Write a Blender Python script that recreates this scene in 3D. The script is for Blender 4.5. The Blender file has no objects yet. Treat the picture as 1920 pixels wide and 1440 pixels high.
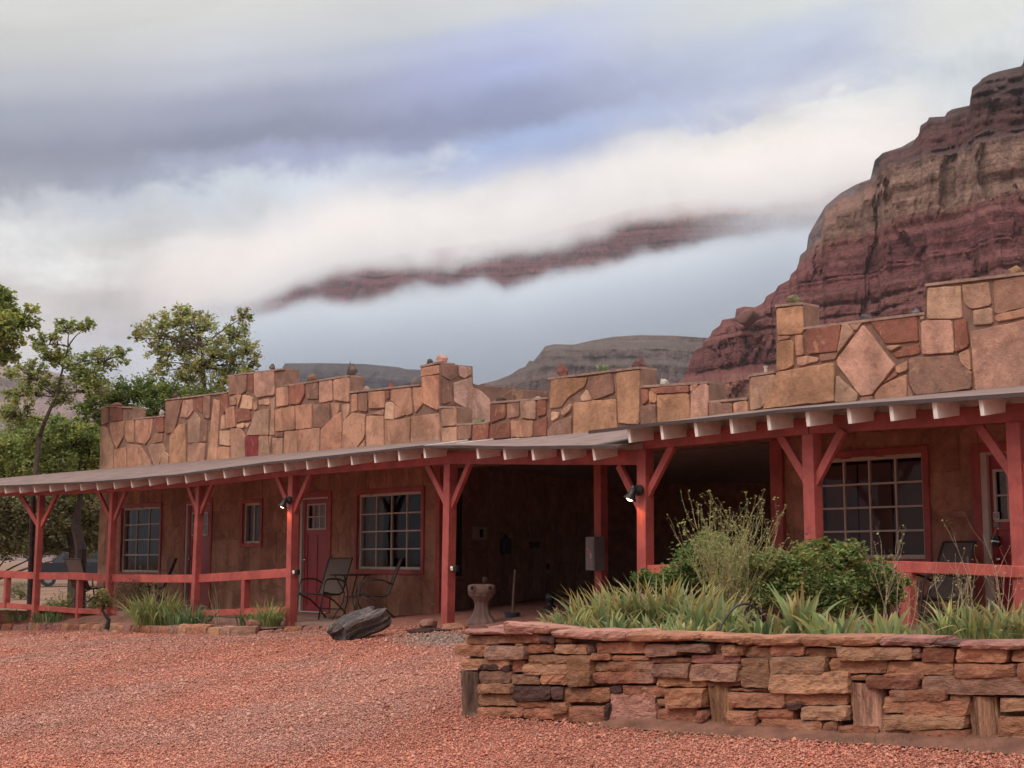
import bpy, math, random
import numpy as np
from mathutils import Vector as V
S = bpy.context.scene
R = math.radians
# ------------------------------------------------------------------ camera
FPX = 2600.0
PITCH = math.atan(330 / FPX)
SP, CP = math.sin(PITCH), math.cos(PITCH)
CAM = V((0, 0, 1.55))
cd = bpy.data.cameras.new('camera'); cam = bpy.data.objects.new('camera', cd)
S.collection.objects.link(cam); S.camera = cam
cam.location = CAM; cam.rotation_euler = (math.pi / 2 + PITCH, 0, 0)
cd.sensor_width = 36; cd.lens = FPX / 1920 * 36; cd.clip_end = 20000; cd.clip_start = 0.1
# ------------------------------------------------------------------ render look
S.view_settings.view_transform = 'Standard'; S.view_settings.look = 'None'
S.view_settings.gamma = 1; S.view_settings.exposure = 0.1
S.cycles.use_denoising = True
S.cycles.max_bounces = 10; S.cycles.diffuse_bounces = 3; S.cycles.glossy_bounces = 2
S.cycles.transmission_bounces = 2; S.cycles.transparent_max_bounces = 8; S.cycles.volume_bounces = 8
S.cycles.caustics_reflective = False; S.cycles.caustics_refractive = False
# ------------------------------------------------------------------ sun
SUN_EL, SUN_AZ = 50, 215          # azimuth from +Y clockwise: behind the camera, to its left
sl = bpy.data.lights.new('sun', 'SUN'); sl.energy = 1.3; sl.angle = R(22); sl.color = (1, .86, .74)
so = bpy.data.objects.new('sun', sl); S.collection.objects.link(so)
sd = V((math.sin(R(SUN_AZ)) * math.cos(R(SUN_EL)), math.cos(R(SUN_AZ)) * math.cos(R(SUN_EL)), math.sin(R(SUN_EL))))
so.rotation_euler = sd.to_track_quat('Z', 'Y').to_euler(); so.location = (0, 0, 50)

def ray(x, y):
    return V((x - 960, -(720 - y) * SP + FPX * CP, (720 - y) * CP + FPX * SP))
def at(x, y, Y):
    d = ray(x, y); return CAM + d * (Y / d.y)
def jt(c, a, b):
    m = rnd.uniform(a, b); h = rnd.uniform(-.025, .025); return (c[0]*m*(1+h), c[1]*m, c[2]*m*(1-h))
def lin(c):
    return tuple((v / 255 / 12.92) if v / 255 <= .04045 else ((v / 255 + .055) / 1.055) ** 2.4 for v in c)
# ------------------------------------------------------------------ world: Nishita light under a layered overcast sky
W = bpy.data.worlds.new('World'); S.world = W; W.use_nodes = True
nt = W.node_tree; nt.nodes.clear()
class NG:
    def __init__(s, nt): s.t = nt
    def n(s, typ, **kw):
        o = s.t.nodes.new(typ)
        for k, v in kw.items(): setattr(o, k, v)
        return o
    def l(s, a, b): s.t.links.new(a, b)
    def val(s, sock, v):
        if hasattr(v, 'is_linked') or isinstance(v, bpy.types.NodeSocket): s.l(v, sock)
        else: sock.default_value = v
    def m(s, op, a, b=0.0, c=None, clamp=False):
        o = s.n('ShaderNodeMath', operation=op, use_clamp=clamp); s.val(o.inputs[0], a); s.val(o.inputs[1], b)
        if c is not None: s.val(o.inputs[2], c)
        return o.outputs[0]
    def mix(s, f, a, b, blend='MIX'):
        o = s.n('ShaderNodeMix', data_type='RGBA', blend_type=blend); s.val(o.inputs[0], f)
        s.val(o.inputs[6], a if not isinstance(a, tuple) else (*a[:3], 1)); s.val(o.inputs[7], b if not isinstance(b, tuple) else (*b[:3], 1))
        return o.outputs[2]
    def rng(s, v, a, b, c=0.0, d=1.0, smooth=True):
        o = s.n('ShaderNodeMapRange'); o.interpolation_type = 'SMOOTHSTEP' if smooth else 'LINEAR'
        s.val(o.inputs[0], v)
        for i, q in enumerate((a, b, c, d)): s.val(o.inputs[1 + i], q)
        return o.outputs[0]
    def noise(s, vec, scale, detail=4, rough=.55, dist=0.0, dim='3D'):
        o = s.n('ShaderNodeTexNoise'); o.noise_dimensions = dim
        if vec is not None: s.l(vec, o.inputs['Vector'])
        o.inputs['Scale'].default_value = scale; o.inputs['Detail'].default_value = detail
        o.inputs['Roughness'].default_value = rough; o.inputs['Distortion'].default_value = dist
        return o.outputs[0]
    def ramp(s, f, stops, interp='LINEAR'):
        o = s.n('ShaderNodeValToRGB'); s.l(f, o.inputs[0]); r = o.color_ramp; r.interpolation = interp
        while len(r.elements) < len(stops): r.elements.new(1)
        for e, (p, c) in zip(r.elements, stops): e.position = p; e.color = (*c[:3], 1)
        return o.outputs[0]
    def comb(s, x, y, z):
        o = s.n('ShaderNodeCombineXYZ')
        for i, q in enumerate((x, y, z)): s.val(o.inputs[i], q)
        return o.outputs[0]
g = NG(nt)
sky = g.n('ShaderNodeTexSky', sky_type='NISHITA', sun_disc=False, sun_elevation=R(SUN_EL), sun_rotation=R(SUN_AZ))
tc = g.n('ShaderNodeTexCoord'); sep = g.n('ShaderNodeSeparateXYZ'); g.l(tc.outputs['Generated'], sep.inputs[0])
dx, dy, dz = sep.outputs
az = g.m('ARCTAN2', dx, dy); el = g.m('ARCSINE', dz)
def azel(x, y):
    d = ray(x, y).normalized(); return math.atan2(d.x, d.y), math.asin(d.z)
# sky-direction coordinates, tilted like the cloud streets
TK = .17
SKYGRID = {   # photo column : (row, sRGB)
 60: [(10,212,213,208),(80,203,204,202),(150,178,182,190),(220,148,155,172),(290,131,136,156),(345,146,152,166),(385,186,191,198),(430,208,210,209),(500,203,201,198),(570,196,190,186),(640,200,193,192),(720,188,186,196)],
 480:[(10,212,213,209),(70,200,204,208),(130,182,187,200),(200,145,150,174),(270,124,131,158),(305,156,165,196),(345,204,212,222),(400,200,204,208),(450,214,209,203),(500,205,197,190),(560,180,174,176),(640,176,182,194),(720,170,178,192)],
 960:[(10,208,212,214),(60,184,194,224),(120,163,173,214),(190,130,141,178),(225,124,134,170),(270,152,172,214),(330,164,178,212),(370,198,202,206),(440,216,206,198),(490,172,150,150),(530,170,176,190),(620,176,188,206),(700,150,160,178)],
 1440:[(10,208,213,212),(70,188,199,218),(130,180,190,214),(200,180,187,208),(225,228,227,222),(265,244,236,220),(320,230,220,206),(380,200,186,180),(430,176,172,182),(480,176,187,206),(560,178,190,208),(650,170,182,200)],
 1860:[(10,222,224,218),(100,206,214,218),(180,208,214,218),(250,220,220,216),(310,214,210,208),(380,200,196,200),(480,186,194,206)]}
T0, T1 = -.08, .46
wc = tc.outputs['Generated']
n1 = g.noise(wc, 5.0, 7, .62, .35); n2 = g.noise(wc, 16.0, 6, .6, .5)
tt = g.m('SUBTRACT', el, g.m('MULTIPLY', az, TK))
# finer, more billowing warp low down; smooth veils high up
amp = g.rng(tt, .40, .25, .008, .075)
tt = g.m('ADD', tt, g.m('MULTIPLY', g.m('SUBTRACT', n1, .5), amp))
tt = g.m('ADD', tt, g.m('MULTIPLY', g.m('SUBTRACT', n2, .5), g.m('MULTIPLY', amp, .75)))
tt = g.m('ADD', tt, g.m('MULTIPLY', g.m('SUBTRACT', g.noise(wc, 44, 5, .62, .4), .5), g.m('MULTIPLY', amp, .28)))
azw = g.m('ADD', az, g.m('MULTIPLY', g.m('SUBTRACT', g.noise(wc, 3.1, 3), .5), .12))
f01 = g.rng(tt, T0, T1, 0, 1, False)
acc = None; prev = None
for px, col in SKYGRID.items():
    st = []
    for (y, r_, g_, b_) in col[::-1]:
        a, e = azel(px, y); st.append((min(1, max(0, (e - a * TK - T0) / (T1 - T0))), lin((r_, g_, b_))))
    c = g.ramp(f01, st, 'B_SPLINE' if False else 'EASE')
    a0 = azel(px, 300)[0]
    acc = c if acc is None else g.mix(g.rng(azw, prev, a0), acc, c)
    prev = a0
# light streaks and puffs
st1 = g.noise(g.comb(g.m('MULTIPLY', az, 2.2), g.m('MULTIPLY', tt, 14), 0.3), 1.0, 7, .62, .7)
puff = g.noise(wc, 9.0, 8, .66, .9)
stv = g.rng(st1, .3, .7, .93, 1.06)
pv = g.m('ADD', 1.0, g.m('MULTIPLY', g.m('SUBTRACT', puff, .5), g.rng(tt, .36, .24, .08, .85)))
wis = g.noise(g.comb(g.m('MULTIPLY', az, 7.0), g.m('MULTIPLY', el, 13.0), .7), 1.0, 10, .62, .55)
t_ = g.m('SUBTRACT', el, g.m('MULTIPLY', az, TK))
win = g.m('MULTIPLY', g.rng(t_, .20, .25), g.rng(g.m('ADD', t_, g.m('MULTIPLY', g.m('SUBTRACT', n1, .5), .10)),   .285, .315, 1, 0))
acc = g.mix(g.m('MULTIPLY', win, g.rng(wis, .46, .68, 0, .75)), acc, (.82, .82, .81))
hol = g.m('MULTIPLY', g.m('MULTIPLY', g.rng(t_, .235, .27), g.rng(t_, .40, .34, 1, 0) if False else g.rng(t_, .34, .40, 1, 0)), g.rng(puff0 if False else g.noise(g.comb(g.m('MULTIPLY', az, 3.5), g.m('MULTIPLY', el, 9.0), 4.1), 1.0, 8, .6, .6), .5, .66, 0, .3))
acc = g.mix(hol, acc, (.30, .35, .55))
vm = g.n('ShaderNodeVectorMath', operation='SCALE'); g.l(acc, vm.inputs[0]); g.l(g.m('MULTIPLY', stv, pv), vm.inputs['Scale'])
cloud = vm.outputs[0]
# overhead and behind the viewer: the open, brighter and warmer half of the dawn sky
LOC_FWD = g.m('MULTIPLY', g.rng(g.m('ABSOLUTE', az), .62, 1.3, 1, 0), g.rng(el, .5, .85, 1, 0))
SKY_BACK = (2.25, 1.98, 1.80); SKY_TOP = (1.6, 1.6, 1.66)
top = g.mix(g.rng(el, .5, 1.2), SKY_BACK, SKY_TOP)
top = g.mix(g.rng(el, .22, .62), (.27, .26, .27), top)     # low sky behind the viewer, darkened to keep the porch dim
back = g.mix(g.rng(g.noise(wc, 2.4, 5), .35, .65, 0, .35), top, (.62, .64, .72))
cloud = g.mix(LOC_FWD, back, cloud)
bg1 = g.n('ShaderNodeBackground'); g.l(sky.outputs[0], bg1.inputs[0]); bg1.inputs[1].default_value = .08
bg2 = g.n('ShaderNodeBackground'); g.l(cloud, bg2.inputs[0]); bg2.inputs[1].default_value = 1.0
mx = g.n('ShaderNodeMixShader'); mx.inputs[0].default_value = .97
g.l(bg1.outputs[0], mx.inputs[1]); g.l(bg2.outputs[0], mx.inputs[2])
wo = g.n('ShaderNodeOutputWorld'); g.l(mx.outputs[0], wo.inputs[0])

# ------------------------------------------------------------------ helpers
col = S.collection
rnd = random.Random(11)
def U(a, b): return rnd.uniform(a, b)
def tag(o, label=None, cat=None, group=None, kind=None):
    if label: o['label'] = label
    if cat: o['category'] = cat
    if group: o['group'] = group
    if kind: o['kind'] = kind
    return o
def empty(name, loc, rz=0, **kw):
    o = bpy.data.objects.new(name, None); col.objects.link(o); o.location = loc; o.rotation_euler = (0, 0, rz)
    o.empty_display_size = .2
    return tag(o, **kw)
class MB:
    def __init__(s): s.v = []; s.f = []; s.c = []
    def add(s, vs, fs, c=(1, 1, 1)):
        b = len(s.v); s.v += [tuple(v) for v in vs]; s.f += [tuple(b + i for i in f) for f in fs]
        s.c += [c] * len(fs)
        return s
    def hexa(s, p, c=(1, 1, 1)):     # p: 4 bottom (ccw) + 4 top
        return s.add(p, [(0,3,2,1),(4,5,6,7),(0,1,5,4),(1,2,6,5),(2,3,7,6),(3,0,4,7)], c)
    def box(s, c, sz, ax=None, col=(1, 1, 1)):
        c = V(c); X, Y, Z = ax or (V((1,0,0)), V((0,1,0)), V((0,0,1)))
        a, b, d = [q / 2 for q in sz]
        P = [c + X*i*a + Y*j*b + Z*k*d for k in (-1, 1) for i, j in ((-1,-1),(1,-1),(1,1),(-1,1))]
        return s.hexa(P, col)
    def bar(s, a, b, w, h, up=(0, 0, 1), col=(1, 1, 1)):
        a = V(a); b = V(b); z = (b - a); L = z.length; z.normalize(); u = V(up)
        x = z.cross(u)
        if x.length < 1e-4: x = z.cross(V((1, 0, 0)))
        x.normalize(); y = x.cross(z)
        P = [q + x*i*w/2 + y*j*h/2 for q in (a, b) for i, j in ((-1,-1),(1,-1),(1,1),(-1,1))]
        return s.hexa(P, col)
    def tube(s, pts, rad, n=6, col=(1, 1, 1), cap=True):
        pts = [V(p) for p in pts]; m = len(pts)
        if not hasattr(rad, '__len__'): rad = [rad] * m
        vs = []; px = None
        for i, p in enumerate(pts):
            t = (pts[min(i+1, m-1)] - pts[max(i-1, 0)])
            if t.length < 1e-9: t = V((0, 0, 1))
            t.normalize()
            x = (px - t * px.dot(t)) if px is not None else t.cross(V((.3, .9, .2)))
            if x.length < 1e-5: x = t.cross(V((0, 1, .1)))
            x.normalize(); y = t.cross(x); px = x
            for k in range(n):
                a = 2*math.pi*k/n; vs.append(p + (x*math.cos(a) + y*math.sin(a))*rad[i])
        fs = [(i*n+k, i*n+(k+1)%n, (i+1)*n+(k+1)%n, (i+1)*n+k) for i in range(m-1) for k in range(n)]
        if cap: fs += [tuple(range(n))[::-1], tuple((m-1)*n+k for k in range(n))]
        return s.add(vs, fs, col)
    def lathe(s, prof, n=24, c=(0, 0, 0), col=(1, 1, 1), flute=0, fn=10):
        c = V(c); vs = []
        for (r, z) in prof:
            for k in range(n):
                a = 2*math.pi*k/n; rr = r*(1 + flute*math.cos(fn*a)); vs.append(c + V((rr*math.cos(a), rr*math.sin(a), z)))
        m = len(prof)
        fs = [(i*n+k, i*n+(k+1)%n, (i+1)*n+(k+1)%n, (i+1)*n+k) for i in range(m-1) for k in range(n)]
        fs += [tuple(range(n))[::-1], tuple((m-1)*n+k for k in range(n))]
        return s.add(vs, fs, col)
    def build(s, name, mat, parent=None, world=True, smooth=False, bevel=0, loc=None):
        me = bpy.data.meshes.new(name)
        o0 = V((0, 0, 0))
        if world:
            if parent is not None:
                q = parent
                while q is not None: o0 = o0 + q.location; q = q.parent
            elif loc is not None: o0 = V(loc)
        me.from_pydata([tuple(V(v) - o0) for v in s.v], [], s.f)
        at_ = me.attributes.new('Col', 'FLOAT_COLOR', 'FACE')
        at_.data.foreach_set('color', np.array([(*c[:3], 1.0) for c in s.c], dtype=np.float32).ravel())
        if smooth: me.shade_smooth()
        me.materials.append(mat); me.update()
        ob = bpy.data.objects.new(name, me); col.objects.link(ob)
        if parent is not None: ob.parent = parent
        elif loc is not None: ob.location = loc
        if bevel:
            b = ob.modifiers.new('bevel', 'BEVEL'); b.width = bevel; b.segments = 2; b.limit_method = 'ANGLE'
        return ob
def np_build(name, v, f, c, mat, parent=None, loc=(0, 0, 0), smooth=False):
    me = bpy.data.meshes.new(name); v = np.asarray(v, dtype=np.float32); f = np.asarray(f, dtype=np.int32)
    o0 = np.array(loc, dtype=np.float32)
    if parent is not None: o0 = np.array(parent.location, dtype=np.float32)
    v = v - o0
    k = f.shape[1]
    me.vertices.add(len(v)); me.vertices.foreach_set('co', v.ravel())
    me.loops.add(f.size); me.loops.foreach_set('vertex_index', f.ravel())
    me.polygons.add(len(f)); me.polygons.foreach_set('loop_start', np.arange(0, f.size, k, dtype=np.int32))
    if c is not None:
        at_ = me.attributes.new('Col', 'FLOAT_COLOR', 'FACE'); c = np.asarray(c, dtype=np.float32)
        at_.data.foreach_set('color', np.concatenate([c, np.ones((len(c), 1), np.float32)], 1).ravel())
    me.update(calc_edges=True); me.validate()
    if smooth: me.shade_smooth()
    me.materials.append(mat)
    o = bpy.data.objects.new(name, me); col.objects.link(o)
    if parent is not None: o.parent = parent
    else: o.location = loc
    return o
# value noise in numpy
def _h(ix, iy, iz, s):
    n = (ix.astype(np.int64)*374761393 + iy.astype(np.int64)*668265263 + iz.astype(np.int64)*2147483647 + s*974634777) & 0xffffffff
    n = ((n ^ (n >> 13)) * 1274126177) & 0xffffffff
    n = ((n ^ (n >> 16)) * 2246822519) & 0xffffffff
    return ((n ^ (n >> 15)) & 0xffffff) / float(0xffffff)
def vn(x, y, z=None, s=0):
    x = np.asarray(x, float); y = np.asarray(y, float); z = np.zeros_like(x) if z is None else np.asarray(z, float)
    ix, iy, iz = np.floor(x), np.floor(y), np.floor(z); fx, fy, fz = x-ix, y-iy, z-iz
    fx, fy, fz = [t*t*(3-2*t) for t in (fx, fy, fz)]
    r = 0
    for a in (0, 1):
        for b in (0, 1):
            for c in (0, 1):
                w = (fx if a else 1-fx)*(fy if b else 1-fy)*(fz if c else 1-fz)
                r = r + w*_h(ix+a, iy+b, iz+c, s)
    return r
def fbm(x, y, z=None, o=5, s=0, g_=.5):
    r = 0; a = 1; t = 0
    for i in range(o):
        r = r + a*vn(np.asarray(x)*2**i, np.asarray(y)*2**i, None if z is None else np.asarray(z)*2**i, s+i*17); t += a; a *= g_
    return r/t
# ------------------------------------------------------------------ materials
def mat(name, fn):
    m = bpy.data.materials.new(name); m.use_nodes = True; t = m.node_tree; t.nodes.clear(); k = NG(t)
    p = k.n('ShaderNodeBsdfPrincipled'); out = k.n('ShaderNodeOutputMaterial'); k.l(p.outputs[0], out.inputs[0])
    fn(k, p, out); return m
def pos(k): return k.n('ShaderNodeNewGeometry').outputs['Position']
def bump(k, p, h, st, dist):
    b = k.n('ShaderNodeBump'); b.inputs['Strength'].default_value = st; b.inputs['Distance'].default_value = dist
    k.l(h, b.inputs['Height']); k.l(b.outputs[0], p.inputs['Normal'])
def mcol(k, c, f):
    v = k.n('ShaderNodeVectorMath', operation='SCALE'); k.val(v.inputs[0], c if not isinstance(c, tuple) else c[:3]); k.l(f, v.inputs['Scale']); return v.outputs[0]
def simple(name, c, rough=.6, var=.15, scale=8, bst=.25, bd=.004, attr=False, spec=.5, metal=0, dirt=None):
    def fn(k, p, out):
        P = pos(k)
        base = k.n('ShaderNodeAttribute', attribute_name='Col').outputs['Color'] if attr else None
        n = k.noise(P, scale, 5, .6); n2 = k.noise(P, scale*9, 3, .6)
        f = k.m('ADD', k.rng(n, .3, .7, 1-var, 1+var), k.m('MULTIPLY', k.m('SUBTRACT', n2, .5), var))
        if attr:
            cc = k.mix(1.0, base, c, 'MULTIPLY')
        else: cc = c
        oc = mcol(k, cc, f)
        if dirt:
            oc = k.mix(k.rng(k.noise(P, scale*.7, 4), .52, .72, 0, dirt[3]), oc, dirt[:3])
        k.l(oc, p.inputs['Base Color']); p.inputs['Roughness'].default_value = rough; p.inputs['Metallic'].default_value = metal
        p.inputs['Specular IOR Level'].default_value = spec
        if bst: bump(k, p, k.m('ADD', n, k.m('MULTIPLY', n2, .5)), bst, bd)
    return mat(name, fn)
def flag_fn(k, p, out):      # veneer flagstone: per-stone colour, blotches, rusty streaks, cleft surface
    P = pos(k); base = k.n('ShaderNodeAttribute', attribute_name='Col').outputs['Color']
    n = k.noise(P, 2.3, 6, .65, .6); n2 = k.noise(P, 14, 5, .65, .4); n3 = k.noise(P, 70, 3, .6)
    c = mcol(k, base, k.m('ADD', k.rng(n, .3, .7, .66, 1.2), k.m('MULTIPLY', k.m('SUBTRACT', n2, .5), .35)))
    c = k.mix(k.rng(k.noise(P, 3.7, 6, .7, 1.2), .54, .68, 0, .55), c, (.24, .095, .06))
    c = k.mix(k.rng(k.noise(P, 5.1, 5, .6, .8), .56, .70, 0, .45), c, (.60, .36, .22))
    c = k.mix(k.rng(n3, .62, .75, 0, .4), c, (.16, .09, .07))
    mpz = k.n('ShaderNodeMapping'); k.l(P, mpz.inputs[0]); mpz.inputs['Scale'].default_value = (1, 1, .35)
    c = k.mix(k.rng(k.noise(mpz.outputs[0], 2.6, 4, .6, .6), .55, .66, 0, .42), c, (.19, .10, .07))
    k.l(c, p.inputs['Base Color']); p.inputs['Roughness'].default_value = .8; p.inputs['Specular IOR Level'].default_value = .25
    cr = k.n('ShaderNodeTexVoronoi', feature='DISTANCE_TO_EDGE'); cr.inputs['Scale'].default_value = 5
    wv = k.n('ShaderNodeVectorMath', operation='ADD'); k.l(P, wv.inputs[0])
    nn = k.n('ShaderNodeTexNoise'); nn.inputs['Scale'].default_value = 4; nn.inputs['Detail'].default_value = 5; k.l(P, nn.inputs['Vector']); k.l(nn.outputs[1], wv.inputs[1])
    k.l(wv.outputs[0], cr.inputs['Vector'])
    h = k.m('ADD', k.m('MULTIPLY', n2, .7), k.m('ADD', k.m('MULTIPLY', n3, .18), k.m('MULTIPLY', k.rng(cr.outputs[0], 0, .04), .09)))
    bump(k, p, h, .9, .028)
M = {}
M['flag'] = mat('flagstone', flag_fn)
def rock_fn(sc, bd=.03, streak=None):
    def fn(k, p, out):
        P = pos(k); base = k.n('ShaderNodeAttribute', attribute_name='Col').outputs['Color']
        mp = k.n('ShaderNodeMapping'); k.l(P, mp.inputs[0]); mp.inputs['Scale'].default_value = (1, 1, 2.6) if streak != 'v' else (3, 3, .35)
        n = k.noise(mp.outputs[0], sc, 7, .68, .5); n2 = k.noise(mp.outputs[0], sc*6, 4, .65)
        c = mcol(k, base, k.m('ADD', k.rng(n, .28, .72, *((.62, 1.28) if streak != 'v' else (.35, 1.5))), k.m('MULTIPLY', k.m('SUBTRACT', n2, .5), .6)))
        c = k.mix(k.rng(k.noise(P, sc*.8, 5, .6, .7), .55, .7, 0, .5), c, (.42, .27, .20))
        c = k.mix(k.rng(k.noise(P, sc*1.7, 5, .7, .3), .58, .72, 0, .5), c, (.10, .05, .04))
        k.l(c, p.inputs['Base Color']); p.inputs['Roughness'].default_value = .85; p.inputs['Specular IOR Level'].default_value = .2
        n3 = k.noise(P, sc*14, 4, .7)
        bump(k, p, k.m('ADD', k.m('ADD', n, k.m('MULTIPLY', n3, .22)), k.m('MULTIPLY', n2, .45)), 1.0, bd*1.2)
    return fn
M['rock'] = mat('ledge_rock', rock_fn(6))
M['log'] = mat('petrified_wood', rock_fn(7, .03, 'v'))
M['mortar'] = simple('mortar', (.21, .12, .085), .95, .25, 6, .5, .01, dirt=(.20, .14, .11, .5))
M['lowstone'] = mat('lower_flagstone', flag_fn)
M['lowmortar'] = simple('lower_mortar', (.33, .17, .115), .95, .25, 6, .5, .01, dirt=(.16, .08, .06, .5))
def paint_fn(base, worn, amt):
    def fn(k, p, out):
        P = pos(k); mp = k.n('ShaderNodeMapping'); k.l(P, mp.inputs[0]); mp.inputs['Scale'].default_value = (1, 1, .12)
        gr = k.noise(mp.outputs[0], 60, 4, .7); bl_ = k.noise(P, 3.2, 5, .62, .5); fl_ = k.noise(P, 22, 5, .7)
        c = mcol(k, base, k.m('ADD', k.rng(bl_, .3, .7, .76, 1.2), k.m('MULTIPLY', k.m('SUBTRACT', gr, .5), .5)))
        c = k.mix(k.rng(k.m('ADD', fl_, k.m('MULTIPLY', bl_, .5)), .84, .96, 0, amt), c, worn)
        c = k.mix(k.rng(k.noise(P, 6, 5, .7), .56, .68, 0, .45), c, (.20, .038, .036))
        k.l(c, p.inputs['Base Color']); p.inputs['Roughness'].default_value = .62; bump(k, p, k.m('ADD', gr, k.m('MULTIPLY', fl_, .6)), .6, .006)
    return fn
M['paint'] = mat('red_paint', paint_fn((.36, .075, .064), (.30, .17, .13), .5))
M['railpaint'] = mat('worn_red_paint', paint_fn((.44, .09, .072), (.36, .21, .16), .8))
M['doorpaint'] = simple('door_red_paint', (.32, .03, .04), .4, .08, 4, .05, .001)
M['cream'] = simple('cream_paint', (.90, .85, .78), .55, .08, 7, .15, .002, dirt=(.46, .36, .29, .35))
M['wframe'] = simple('window_frame_paint', (.55, .47, .40), .5, .08, 7, .1, .001)
M['roof'] = simple('rolled_roofing', (.195, .135, .118), .9, .22, 3, .35, .004, dirt=(.18, .12, .10, .6))
M['roofedge'] = simple('drip_edge', (.06, .042, .042), .7, .2, 4, .1, .002)
M['ceil'] = simple('porch_ceiling', (.5, .46, .44), .9, .1, 4, .2, .003)
M['inner'] = simple('dark_plaster', (.075, .045, .038), .95, .25, 1.6, .3, .01)
M['floor'] = simple('porch_slab', (.26, .16, .125), .85, .2, 3, .3, .004)
M['soil'] = simple('red_soil', (.20, .092, .062), .98, .3, 5, .8, .03, dirt=(.12, .055, .04, .6))
M['black'] = simple('black_metal', (.018, .018, .02), .45, .1, 10, 0)
M['bronze'] = simple('bronze_metal', (.035, .022, .022), .5, .15, 10, 0)
M['sling'] = simple('sling_fabric', (.135, .105, .09), .9, .1, 30, .4, .002)
M['greybox'] = simple('grey_enamel', (.20, .20, .205), .5, .12, 6, .1, .002)
M['chrome'] = simple('chrome', (.7, .7, .7), .2, .02, 6, 0, metal=1)
M['white'] = simple('white_plate', (.62, .6, .56), .5, .05, 6, 0)
M['terra'] = simple('terracotta', (.19, .115, .10), .9, .2, 7, .5, .008, dirt=(.24, .16, .145, .6))
M['hose'] = simple('black_hose', (.012, .012, .014), .45, .1, 10, 0)
M['bucket'] = simple('blue_grey_bucket', (.035, .05, .062), .5, .15, 6, .1, .002)
M['wood'] = simple('weathered_wood', (.16, .11, .085), .85, .25, 12, .4, .004)
M['curtain'] = simple('curtain', (.16, .11, .10), .95, .2, 3, .2, .01)
M['blind'] = simple('window_blind', (.155, .095, .082), .9, .06, 2, .1, .002)
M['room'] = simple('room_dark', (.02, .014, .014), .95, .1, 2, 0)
def glass_fn(k, p, out):
    gl = k.n('ShaderNodeBsdfGlossy'); gl.inputs['Roughness'].default_value = .03; gl.inputs['Color'].default_value = (.9, .95, 1, 1)
    tr = k.n('ShaderNodeBsdfTransparent'); tr.inputs['Color'].default_value = (.78, .76, .74, 1)
    lw = k.n('ShaderNodeLayerWeight'); lw.inputs[0].default_value = .5
    P = pos(k); b = k.n('ShaderNodeBump'); b.inputs['Strength'].default_value = .15; b.inputs['Distance'].default_value = .01
    k.l(k.noise(P, 3, 2), b.inputs['Height']); k.l(b.outputs[0], gl.inputs['Normal'])
    mx_ = k.n('ShaderNodeMixShader'); k.l(k.m('ADD', .018, k.m('MULTIPLY', .5, k.m('POWER', lw.outputs['Facing'], 4.0))), mx_.inputs[0]); k.l(tr.outputs[0], mx_.inputs[1]); k.l(gl.outputs[0], mx_.inputs[2])
    k.l(mx_.outputs[0], out.inputs[0])
M['glass'] = mat('window_glass', glass_fn)
def leaf_fn(k, p, out):
    base = k.n('ShaderNodeAttribute', attribute_name='Col').outputs['Color']
    c = mcol(k, base, k.rng(k.noise(pos(k), 3, 3), .3, .7, .8, 1.2))
    k.l(c, p.inputs['Base Color']); p.inputs['Roughness'].default_value = .6; p.inputs['Specular IOR Level'].default_value = .25
    tl = k.n('ShaderNodeBsdfTranslucent'); k.l(c, tl.inputs[0])
    mx_ = k.n('ShaderNodeMixShader'); mx_.inputs[0].default_value = .42; k.l(p.outputs[0], mx_.inputs[1]); k.l(tl.outputs[0], mx_.inputs[2])
    k.l(mx_.outputs[0], out.inputs[0])
M['leaf'] = mat('leaf', leaf_fn)
M['bark'] = simple('bark', (.075, .05, .045), .95, .3, 14, .6, .01)
M['twig'] = simple('dry_twig', (.36, .29, .20), .9, .2, 14, .2, .003, attr=False)
M['attr'] = simple('painted_part', (1, 1, 1), .7, .15, 8, .3, .004, attr=True)
# ------------------------------------------------------------------ ground
def gz(X, Y):
    X = np.asarray(X, float); Y = np.asarray(Y, float)
    Yc = np.clip(Y, -5, 21.5)
    Xe = np.where(X < -4, -4 + .6*(np.maximum(X, -13)+4), np.minimum(X, 5))
    r = .038*Yc + .09*Xe
    far = np.clip((Y-24)/40, 0, 1)
    return r*(1-far) + .25*far
def gp(x, y):
    d = ray(x, y); t = 1.0/FPX
    for i in range(400):
        p = CAM + d*t
        h = p.z - float(gz(p.x, p.y))
        if h < 1e-4: break
        t += max(h*.35/ (abs(d.z)+120), 1e-6)
    return CAM + d*t
def grid_axis(lo, hi, step, far):
    a = list(np.arange(lo, hi+1e-6, step)); s = step; v = hi
    while v < far: s *= 1.35; v += s; a.append(v)
    s = step; v = lo
    while v > -far: s *= 1.35; v -= s; a.insert(0, v)
    return np.array(a)
gx = grid_axis(-14, 8, .25, 2600); gy = grid_axis(-2, 26, .25, 2600)
GX, GY = np.meshgrid(gx, gy)
GZ = gz(GX, GY) + .02*(fbm(GX*.7, GY*.7, o=4, s=3)-.5)*np.exp(-np.hypot(GX, GY)/60)
nx_, ny_ = len(gx), len(gy)
idx = np.arange(nx_*ny_).reshape(ny_, nx_)
fq = np.stack([idx[:-1, :-1], idx[:-1, 1:], idx[1:, 1:], idx[1:, :-1]], -1).reshape(-1, 4)
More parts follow.
